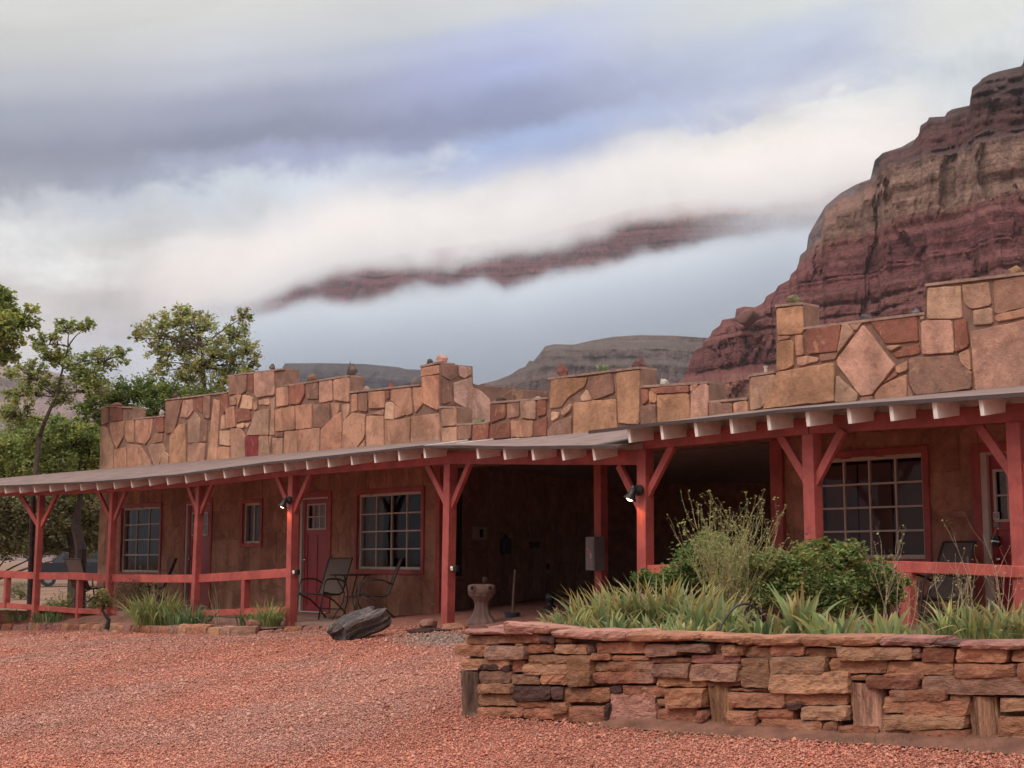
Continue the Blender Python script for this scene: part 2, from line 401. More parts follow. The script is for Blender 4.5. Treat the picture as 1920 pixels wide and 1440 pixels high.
def ground_fn(k, p, out):
    P = pos(k); n = k.noise(P, .8, 6, .6); n2 = k.noise(P, 35, 4, .7)
    v = k.n('ShaderNodeTexVoronoi'); k.l(P, v.inputs['Vector']); v.inputs['Scale'].default_value = 42
    c = k.mix(k.rng(n, .4, .62), (.33, .14, .105), (.36, .19, .155))
    c = mcol(k, c, k.m('ADD', .55, k.m('MULTIPLY', v.outputs['Distance'], 1.0)))
    c = mcol(k, c, k.rng(n2, .3, .7, .7, 1.2))
    sp_ = k.n('ShaderNodeSeparateXYZ'); k.l(P, sp_.inputs[0])
    far = k.rng(sp_.outputs[1], 23, 30)
    c2 = k.mix(k.rng(k.noise(P, .35, 6, .7), .45, .6), (.27, .155, .115), (.17, .12, .075))
    c = k.mix(far, c, c2)
    k.l(c, p.inputs['Base Color']); p.inputs['Roughness'].default_value = .95; p.inputs['Specular IOR Level'].default_value = .15
    bump(k, p, k.m('ADD', v.outputs['Distance'], n2), .8, .02)
ground = np_build('ground', np.stack([GX, GY, GZ], -1).reshape(-1, 3), fq, None, mat('gravel_ground', ground_fn), smooth=True)
tag(ground, 'reddish crushed stone yard rising gently towards the porch', kind='structure')

# plan lines ---------------------------------------------------------------
D2 = V((-.648, .762, 0)); N2 = V((.762, .648, 0))    # along the facade (away), and inward from the porch edge
D2.normalize(); N2 = V((D2.y, -D2.x, 0))
UP = V((0, 0, 1))
class Plane:
    def __init__(s, p, d): s.p = V((p[0], p[1], 0)); s.d = V((d[0], d[1], 0)).normalized(); s.n = V((s.d.y, -s.d.x, 0))
    def px(s, x, y, back=0.0):
        d = ray(x, y); q = s.p + s.n*back
        t = (q - CAM).dot(s.n) / d.dot(s.n); return CAM + d*t
    def sz(s, x, y):
        p = s.px(x, y); return ((p - s.p).dot(s.d), p.z)
    def pt(s, a, z, back=0.0): return s.p + s.d*a + UP*z + s.n*back
PL = Plane((.694, 20.0), D2)     # lodge facade, left range
PR = Plane((3.13, 16.73), D2)    # lodge facade, right range (a little further forward)
for P_ in (PL, PR):
    if P_.n.y < 0: P_.n = -P_.n
# ================================================================== the lodge
lodge = empty('stone_lodge', (-2, 21, .6), label='long low flagstone lodge with stepped parapet and red timber porch', cat='lodge')
LO = -N2     # outward, towards the yard
# flagstone slab from a polygon given in plane (a, z) coordinates
def slab(mb, plane, poly, depth=.03, c=(1, 1, 1), back=0.0, inset=.006, bev=.010):
    n = len(poly)
    ar = sum(poly[i][0]*poly[(i+1)%n][1]-poly[(i+1)%n][0]*poly[i][1] for i in range(n))
    P = [V((a, z)) for a, z in poly]
    if ar < 0: P = P[::-1]
    # subdivide edges with a slight wobble, so that no stone has ruler-straight sides
    Q = []
    for i in range(n):
        a, b = P[i], P[(i+1)%n]; L = (b-a).length; k = max(1, int(L/.09)); nr = V(((b-a).y, -(b-a).x)); nr = nr/max(L, 1e-6)
        for j in range(k):
            t = j/k
            w = (rnd.random()-.5)*.012 if j else 0
            if j == 0:   # soften the corner
                pr = P[i-1]; u = (pr-a); w2 = (b-a)
                r = min(.022, .3*u.length, .3*w2.length)*rnd.uniform(.4, 1.3)
                if u.length > 0 and w2.length > 0:
                    Q.append(a + u.normalized()*r); Q.append(a + w2.normalized()*r)
            else: Q.append(a + (b-a)*t + nr*w)
    def inset_ring(R_, d):
        out = []
        m = len(R_)
        for i in range(m):
            e1 = (R_[i]-R_[i-1]); e2 = (R_[(i+1)%m]-R_[i])
            n1 = V((-e1.y, e1.x)); n2 = V((-e2.y, e2.x))
            if n1.length > 1e-9: n1.normalize()
            if n2.length > 1e-9: n2.normalize()
            s_ = n1+n2
            if s_.length < 1e-6: s_ = n1
            s_.normalize(); out.append(R_[i] + s_*d)
        return out
    q0 = inset_ring(Q, inset); q1 = inset_ring(q0, .003); q2 = inset_ring(q0, bev)
    dz_ = rnd.uniform(-.35, .35)*depth
    tilt = (rnd.uniform(-.012, .012), rnd.uniform(-.012, .012)); cx = sum(q.x for q in Q)/len(Q); cz = sum(q.y for q in Q)/len(Q)
    vs = []
    for ring, d in ((q0, -.01), (q1, depth*.8+dz_), (q2, depth+dz_)):
        for q in ring:
            dd = d + (tilt[0]*(q.x-cx)+tilt[1]*(q.y-cz) if d > 0 else 0)
            vs.append(plane.pt(q.x, q.y, back - dd))
    m = len(q0)
    fs = [(r*m+i, r*m+(i+1)%m, (r+1)*m+(i+1)%m, (r+1)*m+i) for r in (0, 1) for i in range(m)] + [tuple(2*m+i for i in range(m))]
    mb.add(vs, fs, c)
def core(mb, plane, poly, th, c=(1, 1, 1), back=0.0):
    n = len(poly); vs = [plane.pt(a, z, back) for a, z in poly] + [plane.pt(a, z, back+th) for a, z in poly]
    mb.add(vs, [tuple(range(n)), tuple(range(n, 2*n))[::-1]] + [(i, (i+1)%n, n+(i+1)%n, n+i) for i in range(n)], c)
def scol(k):
    j = lambda c, s=.12: tuple(a*b for a, b in zip(jt(c, 1-s, 1+s), (1.03, 1.07, 1.13)))
    t = {'r': (.27,.105,.07), 'R': (.30,.045,.05), 'y': (.45,.235,.13), 'd': (.27,.145,.10), 'c': (.55,.33,.21), 'w': (.50,.27,.19), 'b': (.42,.25,.165)}
    if k in t: return j(t[k])
    return j(rnd.choice([(.46,.24,.15), (.48,.255,.16), (.43,.22,.14), (.45,.25,.165), (.47,.23,.145), (.42,.235,.15)]))
ZM = {'1': (0, 500, 3.0), '3': (420, 640, 1920/520), '5': (820, 640, 1920/540), '7': (1340, 480, 1920/580)}
def zp(z, x, y): ox, oy, s = ZM[z]; return ox + x/s, oy + y/s
STONES = {
'L1': '''575,800 615,795 612,880 580,890;d|622,795 690,795 690,865 630,870;r|572,900 605,905 642,1010 645,1150 568,1165;b|628,880 700,870 698,960 665,1020 650,1000 625,910|710,868 757,865 755,990 720,985 708,960|767,862 862,855 850,960 820,1000 768,985|872,855 925,850 925,930 890,930;r|875,940 920,940 915,985 860,995|650,1030 715,1015 717,1150 650,1155|722,1000 790,1005 845,1090 860,1140 722,1150|835,1010 860,1000 915,995 935,1030 900,1110 880,1140|930,1040 952,1060 948,1130 895,1135|935,760 1030,750 1010,830 985,930 940,940;d|1035,755 1085,745 1090,810 1060,850 1020,845;w|1095,745 1145,735 1140,825 1100,800;r|1150,730 1190,728 1185,855 1150,850;d|1205,745 1240,755 1222,1110 1165,1112|1245,720 1285,715 1285,800 1260,830 1247,780;r|960,950 1010,890 1050,880 1052,1130 960,1135;y|1060,870 1100,820 1130,860 1125,990 1062,990;b|1130,870 1170,865 1165,985 1130,985;d|1062,1010 1100,992 1160,995 1155,1110 1062,1125|1250,840 1265,835 1268,910 1242,915;c|1240,925 1297,922 1297,1008 1240,1000;c|1275,800 1320,785 1330,900 1275,910|1230,1015 1295,1015 1297,1100 1228,1105|890,700 905,700 905,702''',
'L3': '''40,245 165,235 160,340 130,365 40,370;d|172,230 205,225 205,355 175,330;r|212,220 352,205 355,370 240,390 215,365;w|370,325 450,315 452,440 370,455|458,310 560,295 565,370 530,435 460,435;r|572,295 655,285 655,400 575,400;d|665,280 752,270 757,410 665,425;w|765,270 870,250 872,420 770,405|890,370 925,365 930,480 890,490|940,365 1000,360 1000,490 940,480;d|1010,350 1120,345 1120,460 1012,465|1128,345 1150,340 1150,400 1130,400;r|1160,335 1300,322 1310,500 1270,515 1190,430 1160,405|1310,320 1375,320 1385,430 1330,500|1368,185 1490,165 1490,225 1370,245|1378,250 1490,235 1490,480 1390,430|1130,420 1185,430 1185,540 1120,540;c|1190,440 1260,510 1190,535|50,390 90,370 90,440 50,440|95,370 130,370 100,460|140,370 205,390 200,470 120,465;c|212,420 240,410 235,475 212,475|245,410 315,395 318,440 245,440;c|325,400 355,390 355,460 330,520|85,480 180,465 190,545 90,560;r|225,485 318,470 315,650 165,650 190,590;b|325,540 352,470 352,650 322,650|362,475 495,450 498,610 362,625|503,445 612,435 612,600 505,612|625,440 735,430 740,550 680,600 625,590;d|745,430 800,430 800,480 760,540|820,440 870,430 870,500 835,550;b|100,575 145,565 145,600 95,598;c|150,570 185,565 165,600;c|55,605 125,605 152,660 150,835 55,845|160,660 243,658 243,828 162,832;R|250,655 312,655 325,800 290,825 248,828;b|318,655 330,665 325,760|340,672 410,670 410,815 345,818|360,632 415,630 412,662 362,660;d|425,620 515,620 512,795 418,805|522,615 668,600 665,790 520,795|680,610 760,530 815,490 825,580 818,770 675,785|835,550 900,495 980,510 980,660 910,760 820,770|915,760 978,680 975,745|990,520 1105,515 1112,730 990,745|1118,550 1295,530 1290,710 1120,730|1305,525 1490,500 1500,700 1300,715|1020,505 1110,470 1110,510;b''',
'R5': '''765,250 1005,245 990,300 880,370 830,440 755,450;y|1015,240 1170,215 1185,345 1050,390 1025,340;d|960,370 1000,320 1035,390 965,400;c|765,470 820,475 810,510 765,535;c|830,470 900,415 895,460 845,500;c|742,590 800,540 900,500 900,628 742,635;d|915,410 1195,385 1205,610 910,625;y|1200,215 1350,190 1352,555 1215,545;y|1365,320 1410,320 1410,400 1375,425;r|1415,330 1468,335 1465,410 1418,408;y|1425,315 1685,295 1685,340 1460,350;r|1470,360 1680,345 1690,535 1475,570;y|1365,440 1460,420 1470,570 1370,580;d|1690,290 1750,285 1720,335 1695,340|1700,345 1760,290 1808,285 1808,520 1695,535;w|1822,415 1900,408 1895,505 1822,515;d|145,570 235,560 230,650 145,660;d|245,560 350,552 345,655 240,665;r|358,560 480,540 490,640 357,655;r|495,530 640,530 640,635 500,640|650,545 735,500 735,630 655,635;r|365,425 460,420 460,510 365,545;r|470,415 550,400 550,500 475,515;d|555,400 660,390 660,520 570,510;b|675,395 730,395 730,490 675,500;r|35,455 130,445 130,560 35,570|30,580 132,570 132,670 40,680''',
'R7': '''390,330 548,308 552,480 398,492;y|398,500 470,497 468,515 400,528|400,535 470,522 497,540 495,680 460,700 392,715;y|508,495 553,492 560,615 515,620|515,630 565,622 650,635 645,655 520,685|575,460 790,425 770,592 585,610;r|800,425 830,418 875,475 772,600 765,620;b|832,415 925,405 880,470;b|655,610 765,595 760,640 660,655;d|930,430 1125,682 985,860 915,870 768,670 770,640;w|970,405 1260,372 1270,530 1065,545;r|1070,560 1170,555 1100,590;c|1110,605 1270,548 1280,605 1130,632;r|1330,200 1530,188 1538,385 1325,390;c|1540,182 1705,162 1722,305 1600,330 1552,295|1735,155 1990,117 1990,305 1742,365;d|1610,340 1725,320 1732,420 1612,430;b|1745,370 1990,312 1990,365 1755,410|1285,405 1475,400 1493,600 1295,612;w|1495,400 1565,395 1585,560 1500,600;r|1590,470 1990,385 1990,815 1620,835;w|1520,610 1585,580 1597,715 1540,670|1208,635 1505,618 1600,725 1600,825 1250,865 1215,790;d|1130,690 1200,655 1203,710 1140,730|1040,800 1130,710 1140,740;r|1000,850 1050,800 1195,735 1195,880 995,900|228,755 375,735 390,790 300,940 225,960;b|395,720 745,665 750,900 305,950;y|765,740 900,860 890,900 755,910;b|120,915 208,895 210,975 125,980|5,920 112,914 116,990 5,1000;d|915,880 985,870 990,900 905,905;d|1208,800 1240,870 1205,880;d|1280,380 1310,368 1300,395 1284,398;b'''}
upper = {'L': MB(), 'R': MB()}
ownpoly = {'L': [], 'R': []}
for key, txt in STONES.items():
    pl = PL if key[0] == 'L' else PR
    for it in txt.split('|'):
        pts, _, k = it.partition(';')
        q = [tuple(map(float, a.split(','))) for a in pts.split()]
        if len(q) < 3: continue
        q = [pl.sz(*zp(key[1], *a)) for a in q]
        if key == 'L1' and len(q) == 3 and k == '' and '890,700' in pts: continue
        slab(upper[key[0]], pl, q, depth=.028, c=scol(k), inset=-.0055)
# solid walls behind the veneer
def pxs(pl, pts): return [pl.sz(*p) for p in pts]
ZF = .60
oL = pxs(PL, [(191, 766), (205, 763), (249, 765), (250, 787), (310, 781), (310.5, 751), (428, 737), (428.5, 706), (535, 693), (536, 725), (656, 706), (657, 737), (789, 723), (790, 689), (825, 681)])
aL0, aL1 = PL.sz(191, 850)[0], PL.sz(825, 850)[0]
wallL = MB(); core(wallL, PL, [(aL0, 3.25)] + [(a, z) for a, z in oL] + [(aL1, 3.25)], .30)
oR = pxs(PR, [(826, 765), (857, 765), (858, 798), (920, 794), (921, 757), (1029, 748), (1030, 712), (1202, 691), (1203, 727), (1330, 719), (1331, 756), (1403, 749), (1405, 707), (1455, 699), (1456, 576), (1506, 571), (1508, 618), (1736, 590), (1737, 537), (1925, 515), (2000, 506), (2001, 450), (2300, 430)])
aR1 = PR.sz(826, 850)[0]; aR0 = PR.sz(2300, 850)[0]; aRj = PR.sz(1461, 850)[0]
core(wallL, PR, [(aR1, 2.98)] + oR + [(aR0, 2.98)], .30, back=0)
wl = wallL.build('parapet_wall', M['mortar'], lodge)
upper['L'].build('parapet_flagstones', M['flag'], wl); 
upper['R'].build('parapet_flagstones', M['flag'], wl)
# coping: thin weathered mortar line along the top
cop = MB()
for pl, o in ((PL, oL), (PR, oR)):
    for (a0, z0), (a1, z1) in zip(o[:-1], o[1:]):
        if abs(a0-a1) < .06: continue
        p, q = pl.pt(a0, z0+.012, .14), pl.pt(a1, z1+.012, .14)
        cop.bar(p, q, .34, .03, col=(1, 1, 1))
cop.build('coping', M['roofedge'] if False else simple('coping_mortar', (.30, .20, .16), .95, .3, 7, .5, .01), wl)
# return wall behind the stepped corner (plane at right angles)
C0 = PL.px(825, 760)
PN = Plane((C0.x, C0.y), N2)
if PN.n.dot(V((-.648, .762, 0))) < 0: PN.n = -PN.n
ret = MB(); orr = pxs(PN, [(825.5, 681), (886, 687), (887, 722), (1036, 734)])
core(ret, PN, [(orr[0][0], 3.2)] + orr + [(orr[-1][0], 3.2)], .28)
rw = ret.build('rear_parapet', M['mortar'], lodge)
rs = MB()
for txt, k in (('1505,165 1615,160 1612,250 1560,275 1505,240', 'd'), ('1620,165 1712,180 1712,230 1660,262 1622,240', 'w'), ('1508,255 1560,280 1580,420 1508,440', 'd'), ('1585,285 1712,245 1722,320 1765,330 1842,400 1842,575 1700,580 1692,480 1620,440 1590,420', 'w'), ('1850,420 1990,330 2250,345 2250,560 1850,560', 'd')):
    q = [tuple(map(float, a.split(','))) for a in txt.split()]
    slab(rs, PN, [PN.sz(*zp('3', *a)) for a in q], depth=.02, c=scol(k) if k != 'w' else (.58, .36, .29))
rs.build('rear_flagstones', M['flag'], rw)

# ---- lower walls with real openings -----------------------------------------
def lower_wall(pl, a0, a1, z0, z1, ops, mbw, mbs, seed):
    rr = random.Random(seed)
    As = sorted({a0, a1} | {v for o in ops for v in o[:2]}); Zs = sorted({z0, z1} | {v for o in ops for v in o[2:4]})
    T = .22
    inside = lambda a, z: any(o[0] < a < o[1] and o[2] < z < o[3] for o in ops)
    for i in range(len(As)-1):
        for j in range(len(Zs)-1):
            if inside((As[i]+As[i+1])/2, (Zs[j]+Zs[j+1])/2): continue
            for b, rev in ((0, 0), (T, 1)):
                q = [pl.pt(As[i], Zs[j], b), pl.pt(As[i+1], Zs[j], b), pl.pt(As[i+1], Zs[j+1], b), pl.pt(As[i], Zs[j+1], b)]
                mbw.add(q, [(0, 1, 2, 3)])
    for o in ops:
        for (p, q) in (((o[0], o[2]), (o[0], o[3])), ((o[1], o[2]), (o[1], o[3])), ((o[0], o[3]), (o[1], o[3])), ((o[0], o[2]), (o[1], o[2]))):
            mbw.add([pl.pt(*p), pl.pt(*q), pl.pt(*q, T), pl.pt(*p, T)], [(0, 1, 2, 3)])
    for (p, q) in (((a0, z0), (a0, z1)), ((a1, z0), (a1, z1))):
        mbw.add([pl.pt(*p), pl.pt(*q), pl.pt(*q, T), pl.pt(*p, T)], [(0, 1, 2, 3)])
    # irregular veneer: a jittered grid of tall stones, dropped where an opening lies
    def split(x0, x1, y0, y1, d):
        w, h = x1-x0, y1-y0
        if (w < .75 and h < 1.1 and rr.random() < .45) or (w < .45 and h < .75) or w < .3 and h < .9:
            yield (x0, x1, y0, y1); return
        if w > h*.75:
            m = x0 + w*rr.uniform(.35, .65); yield from split(x0, m, y0, y1, d+1); yield from split(m, x1, y0, y1, d+1)
        else:
            m = y0 + h*rr.uniform(.35, .65); yield from split(x0, x1, y0, m, d+1); yield from split(x0, x1, m, y1, d+1)
    zt = z1
    cols = []
    for i in range(len(As)-1):
        j = 0
        while j < len(Zs)-1:
            if inside((As[i]+As[i+1])/2, (Zs[j]+Zs[j+1])/2): j += 1; continue
            j1 = j
            while j1 < len(Zs)-1 and not inside((As[i]+As[i+1])/2, (Zs[j1]+Zs[j1+1])/2): j1 += 1
            cols.append((As[i], As[i+1], Zs[j], Zs[j1])); j = j1
    for c4 in cols:
        for (x0, x1, y0, y1) in split(*c4, 0):
            if x1-x0 < .06 or y1-y0 < .06: continue
            jx = lambda: rr.choice((rr.uniform(-.02, .02), rr.uniform(-.02, .06)))
            
            q = [(x0+jx(), y0+jx()), (x1-jx(), y0+jx()), (x1-jx(), y1-jx()), (x0+jx(), y1-jx())]
            if rr.random() < .4:
                k = rr.randrange(4); a, b = q[k], q[(k+1)%4]; t = rr.uniform(.3, .7)
                q.insert(k+1, (a[0]+(b[0]-a[0])*t + rr.uniform(-.01, .01), a[1]+(b[1]-a[1])*t))
            base = rr.choice([(.40,.205,.135), (.385,.195,.13), (.42,.22,.145), (.375,.185,.12), (.43,.23,.155)]); m_ = rr.uniform(.9, 1.1)
            slab(mbs, pl, q, depth=.006, c=tuple(v*m_ for v in base), inset=-.003, bev=.004)
def rect(pl, x0, x1, y0, y1):
    ym = (y0+y1)/2; xm = (x0+x1)/2
    a = sorted((pl.sz(x0, ym)[0], pl.sz(x1, ym)[0])); z = sorted((pl.sz(xm, y0)[1], pl.sz(xm, y1)[1]))
    return [a[0], a[1], z[0], z[1]]
W1 = rect(PL, 229, 301, 951, 1073); W2 = rect(PL, 457, 490, 943, 1019); W3 = rect(PL, 672, 792, 924, 1068)
DA = rect(PL, 348, 393, 944, 1146); DB = rect(PL, 563, 616, 933, 1149)
W4 = rect(PR, 1528, 1735, 855, 1048); DC = rect(PR, 1846, 1930, 846, 1200)
for d_ in (DA, DB, DC): d_[2] = ZF + .03
if True:
    for a_ in ((PL, aL1, aL0, .4, 3.25, [W1, W2, W3, DA, DB], 4), (PR, aR0, aRj, .4, 2.98, [W4, DC], 9)):
        lw_ = MB(); ls_ = MB(); lower_wall(*a_[:6], lw_, ls_, a_[6])
        lo = lw_.build('front_wall', M['lowmortar'], lodge); ls_.build('wall_flagstones', M['lowstone'], lo)
# ends, back, roof and the open carport between the two ranges
ext = MB()
def wallbox(p, q, z0, z1, th=.2, mb=ext):
    p = V((p[0], p[1], 0)); q = V((q[0], q[1], 0)); mid = (p+q)/2; d = (q-p); L = d.length; d.normalize(); n = V((d.y, -d.x, 0))
    mb.box(mid + UP*(z0+z1)/2, (L, th, z1-z0), (d, n, UP))
pe = PL.pt(aL0, 0); wallbox(pe + N2*.24, pe + N2*7, .3, 3.4)
B0 = pe + N2*7
S0 = PL.px(832, 1000, .23); S0.z = 0; dS = V((.4, .916, 0)).normalized()
S1 = S0 + dS*7.6
wallbox(B0, (S1.x, B0.y), .3, 3.4) if False else None
rc = MB(); cst = MB()
PS = Plane((S0.x, S0.y), dS)
if PS.n.x < 0: PS.n = -PS.n
core(rc, PS, [(0, .4), (7.6, .4), (7.6, 3.2), (0, 3.2)], -.25)
PSr = Plane((S0.x, S0.y), dS); PSr.n = -PS.n     # slabs face into the carport
for i in range(9):
    a = .05 + i*.84
    zz = .62
    while zz < 3.0:
        h = U(.4, .9); w = .84*U(.85, 1)
        slab(cst, PSr, [(a+U(0,.1), zz+U(0,.05)), (a+w-U(0,.1), zz+U(0,.05)), (a+w-U(0,.12), min(3.1, zz+h)-U(0,.06)), (a+U(0,.12), min(3.1, zz+h)-U(0,.06))], depth=.012, c=jt((.38,.20,.14), .92, 1.08), inset=-.006)
        zz += h
bY = S1.y
rc.box((S1.x + 6.5, bY + .12, 1.8), (13.4, .22, 2.8))
Rj = PR.pt(aRj, 0)
wallbox(Rj + N2*.32 + D2*0, Rj + N2*9.5, .3, 3.2, mb=rc)
cw = rc.build('carport_walls', M['lowmortar'], lodge); cst.build('carport_flagstones', M['lowstone'], cw)
ceil = MB()
e0 = PR.pt(aR1, 3.16, .33); e1 = PR.pt(aRj, 3.16, .33)
far0 = V((S1.x-.3, bY+.3, 3.16)); far1 = V((14, bY+.3, 3.16)); f2 = e1 + N2*9
lowp = [e0, V((S0.x-.2, S0.y, 3.16)), far0, far1, f2, e1]
n = len(lowp)
ceil.add([p for p in lowp] + [p + UP*.12 for p in lowp], [tuple(range(n))[::-1], tuple(range(n, 2*n))] + [(i, (i+1)%n, n+(i+1)%n, n+i) for i in range(n)])
ceil.build('carport_ceiling', M['ceil'], lodge)
rf = MB()      # flat roof decks hidden behind the parapets, closing the volumes
for pl, a0, a1 in ((PL, aL1, aL0), (PR, aR0, aR1)):
    q = [pl.pt(a0, 3.4, .31), pl.pt(a1, 3.4, .31), pl.pt(a1, 3.4, 7.2), pl.pt(a0, 3.4, 7.2)]
    if pl is PR: q = [v + UP*.0 for v in q]
    rf.hexa(q + [v + UP*.1 for v in q])
ext.build('end_wall', M['mortar'], lodge); rf.build('roof_deck', M['roof'], lodge)
# dark rooms behind the windows
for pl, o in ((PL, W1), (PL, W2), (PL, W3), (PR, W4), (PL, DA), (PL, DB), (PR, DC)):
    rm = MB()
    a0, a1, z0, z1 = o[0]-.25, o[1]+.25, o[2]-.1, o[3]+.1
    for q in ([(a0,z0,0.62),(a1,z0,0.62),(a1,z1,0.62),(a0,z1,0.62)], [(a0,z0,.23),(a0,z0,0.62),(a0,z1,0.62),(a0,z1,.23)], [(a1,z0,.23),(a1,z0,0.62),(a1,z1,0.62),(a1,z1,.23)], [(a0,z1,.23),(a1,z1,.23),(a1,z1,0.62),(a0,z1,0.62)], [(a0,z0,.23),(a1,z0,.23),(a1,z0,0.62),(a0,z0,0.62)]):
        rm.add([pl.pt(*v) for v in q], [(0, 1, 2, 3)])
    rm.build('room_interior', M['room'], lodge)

# ---- windows and doors --------------------------------------------------------
def fbox(mb, pl, a0, a1, z0, z1, b0, b1, c=(1, 1, 1)):
    P = [pl.pt(a, z0, b) for a, b in ((a0,b0),(a1,b0),(a1,b1),(a0,b1))] + [pl.pt(a, z1, b) for a, b in ((a0,b0),(a1,b0),(a1,b1),(a0,b1))]
    mb.hexa(P, c)
def frame_rect(mb, pl, o, w, b0, b1):
    a0, a1, z0, z1 = o
    fbox(mb, pl, a0, a0+w, z0, z1, b0, b1); fbox(mb, pl, a1-w, a1, z0, z1, b0, b1)
    fbox(mb, pl, a0+w, a1-w, z1-w, z1, b0, b1); fbox(mb, pl, a0+w, a1-w, z0, z0+w, b0, b1)
def window(pl, o, nc, nr, inner=None, label=None, mw=.022):
    a0, a1, z0, z1 = o
    f = MB(); frame_rect(f, pl, o, .045, .02, .10)
    fo = f.build('window', M['wframe'], lodge, bevel=.003)
    if label: fo['label'] = label
    mb = MB(); A0, A1, Z0, Z1 = a0+.045, a1-.045, z0+.045, z1-.045
    for i in range(1, nc): a = A0+(A1-A0)*i/nc; fbox(mb, pl, a-mw/2, a+mw/2, Z0, Z1, .035, .075)
    for j in range(1, nr):
        z = Z0+(Z1-Z0)*j/nr
        for i in range(nc):
            x0 = A0+(A1-A0)*i/nc + (mw/2 if i else 0); x1 = A0+(A1-A0)*(i+1)/nc - (mw/2 if i < nc-1 else 0)
            fbox(mb, pl, x0, x1, z-mw/2, z+mw/2, .037, .073)
    if mb.v: mb.build('muntins', M['wframe'], fo)
    p = MB(); p.add([pl.pt(A0, Z0, .056), pl.pt(A1, Z0, .056), pl.pt(A1, Z1, .056), pl.pt(A0, Z1, .056)], [(0, 1, 2, 3)])
    p.build('pane', M['glass'], fo)
    c = MB(); t = .075                                     # red timber casing on the wall
    for q in ((a0-t, a0, z0-t, z1+t), (a1, a1+t, z0-t, z1+t), (a0, a1, z1, z1+t), (a0, a1, z0-t, z0)):
        fbox(c, pl, *q, -.04, .0)
    c.build('casing', M['paint'], fo, bevel=.004)
    if inner: inner(pl, A0, A1, Z0, Z1, fo)
    return fo
def drape(pl, a0, a1, z0, z1, fo, name, b=.16, folds=9, m=M['curtain'], amp=.02):
    mb = MB(); n = folds*4
    vs = [pl.pt(a0+(a1-a0)*i/n, z, b+amp*math.sin(i*math.pi/2+.7)+U(-.003, .003)) for z in (z0, z1) for i in range(n+1)]
    mb.add(vs, [(i, i+1, n+2+i, n+1+i) for i in range(n)]); mb.build(name, m, fo, smooth=True)
def in_w3(pl, A0, A1, Z0, Z1, fo): drape(pl, A1-(A1-A0)*.26, A1-.05, Z0, Z1, fo, 'curtain', m=M['blind'])
def in_w1(pl, A0, A1, Z0, Z1, fo): drape(pl, A0, A0+(A1-A0)*.15, Z0, Z1, fo, 'curtain')
def in_w2(pl, A0, A1, Z0, Z1, fo): drape(pl, A0, A1, Z0, Z1, fo, 'curtain', m=simple('grey_net', (.16, .17, .18), .9, .1, 4, 0), amp=.01)
def in_w4(pl, A0, A1, Z0, Z1, fo):
    w = (A1-A0)
    mb = MB()
    for i in range(3):
        fbox(mb, pl, A0+w*i/3+.012, A0+w*(i+1)/3-.012, Z0, Z1-.03, .14, .145)
    mb.build('blind', M['blind'], fo)
window(PL, W1, 3, 4, in_w1, 'white gridded window of three columns, farthest left')
window(PL, W2, 2, 1, in_w2, 'narrow two-pane sliding window', .03)
window(PL, W3, 4, 4, in_w3, 'square white gridded window beside the patio chairs')
window(PR, W4, 4, 4, in_w4, 'wide gridded window with drawn blinds behind the bushes')
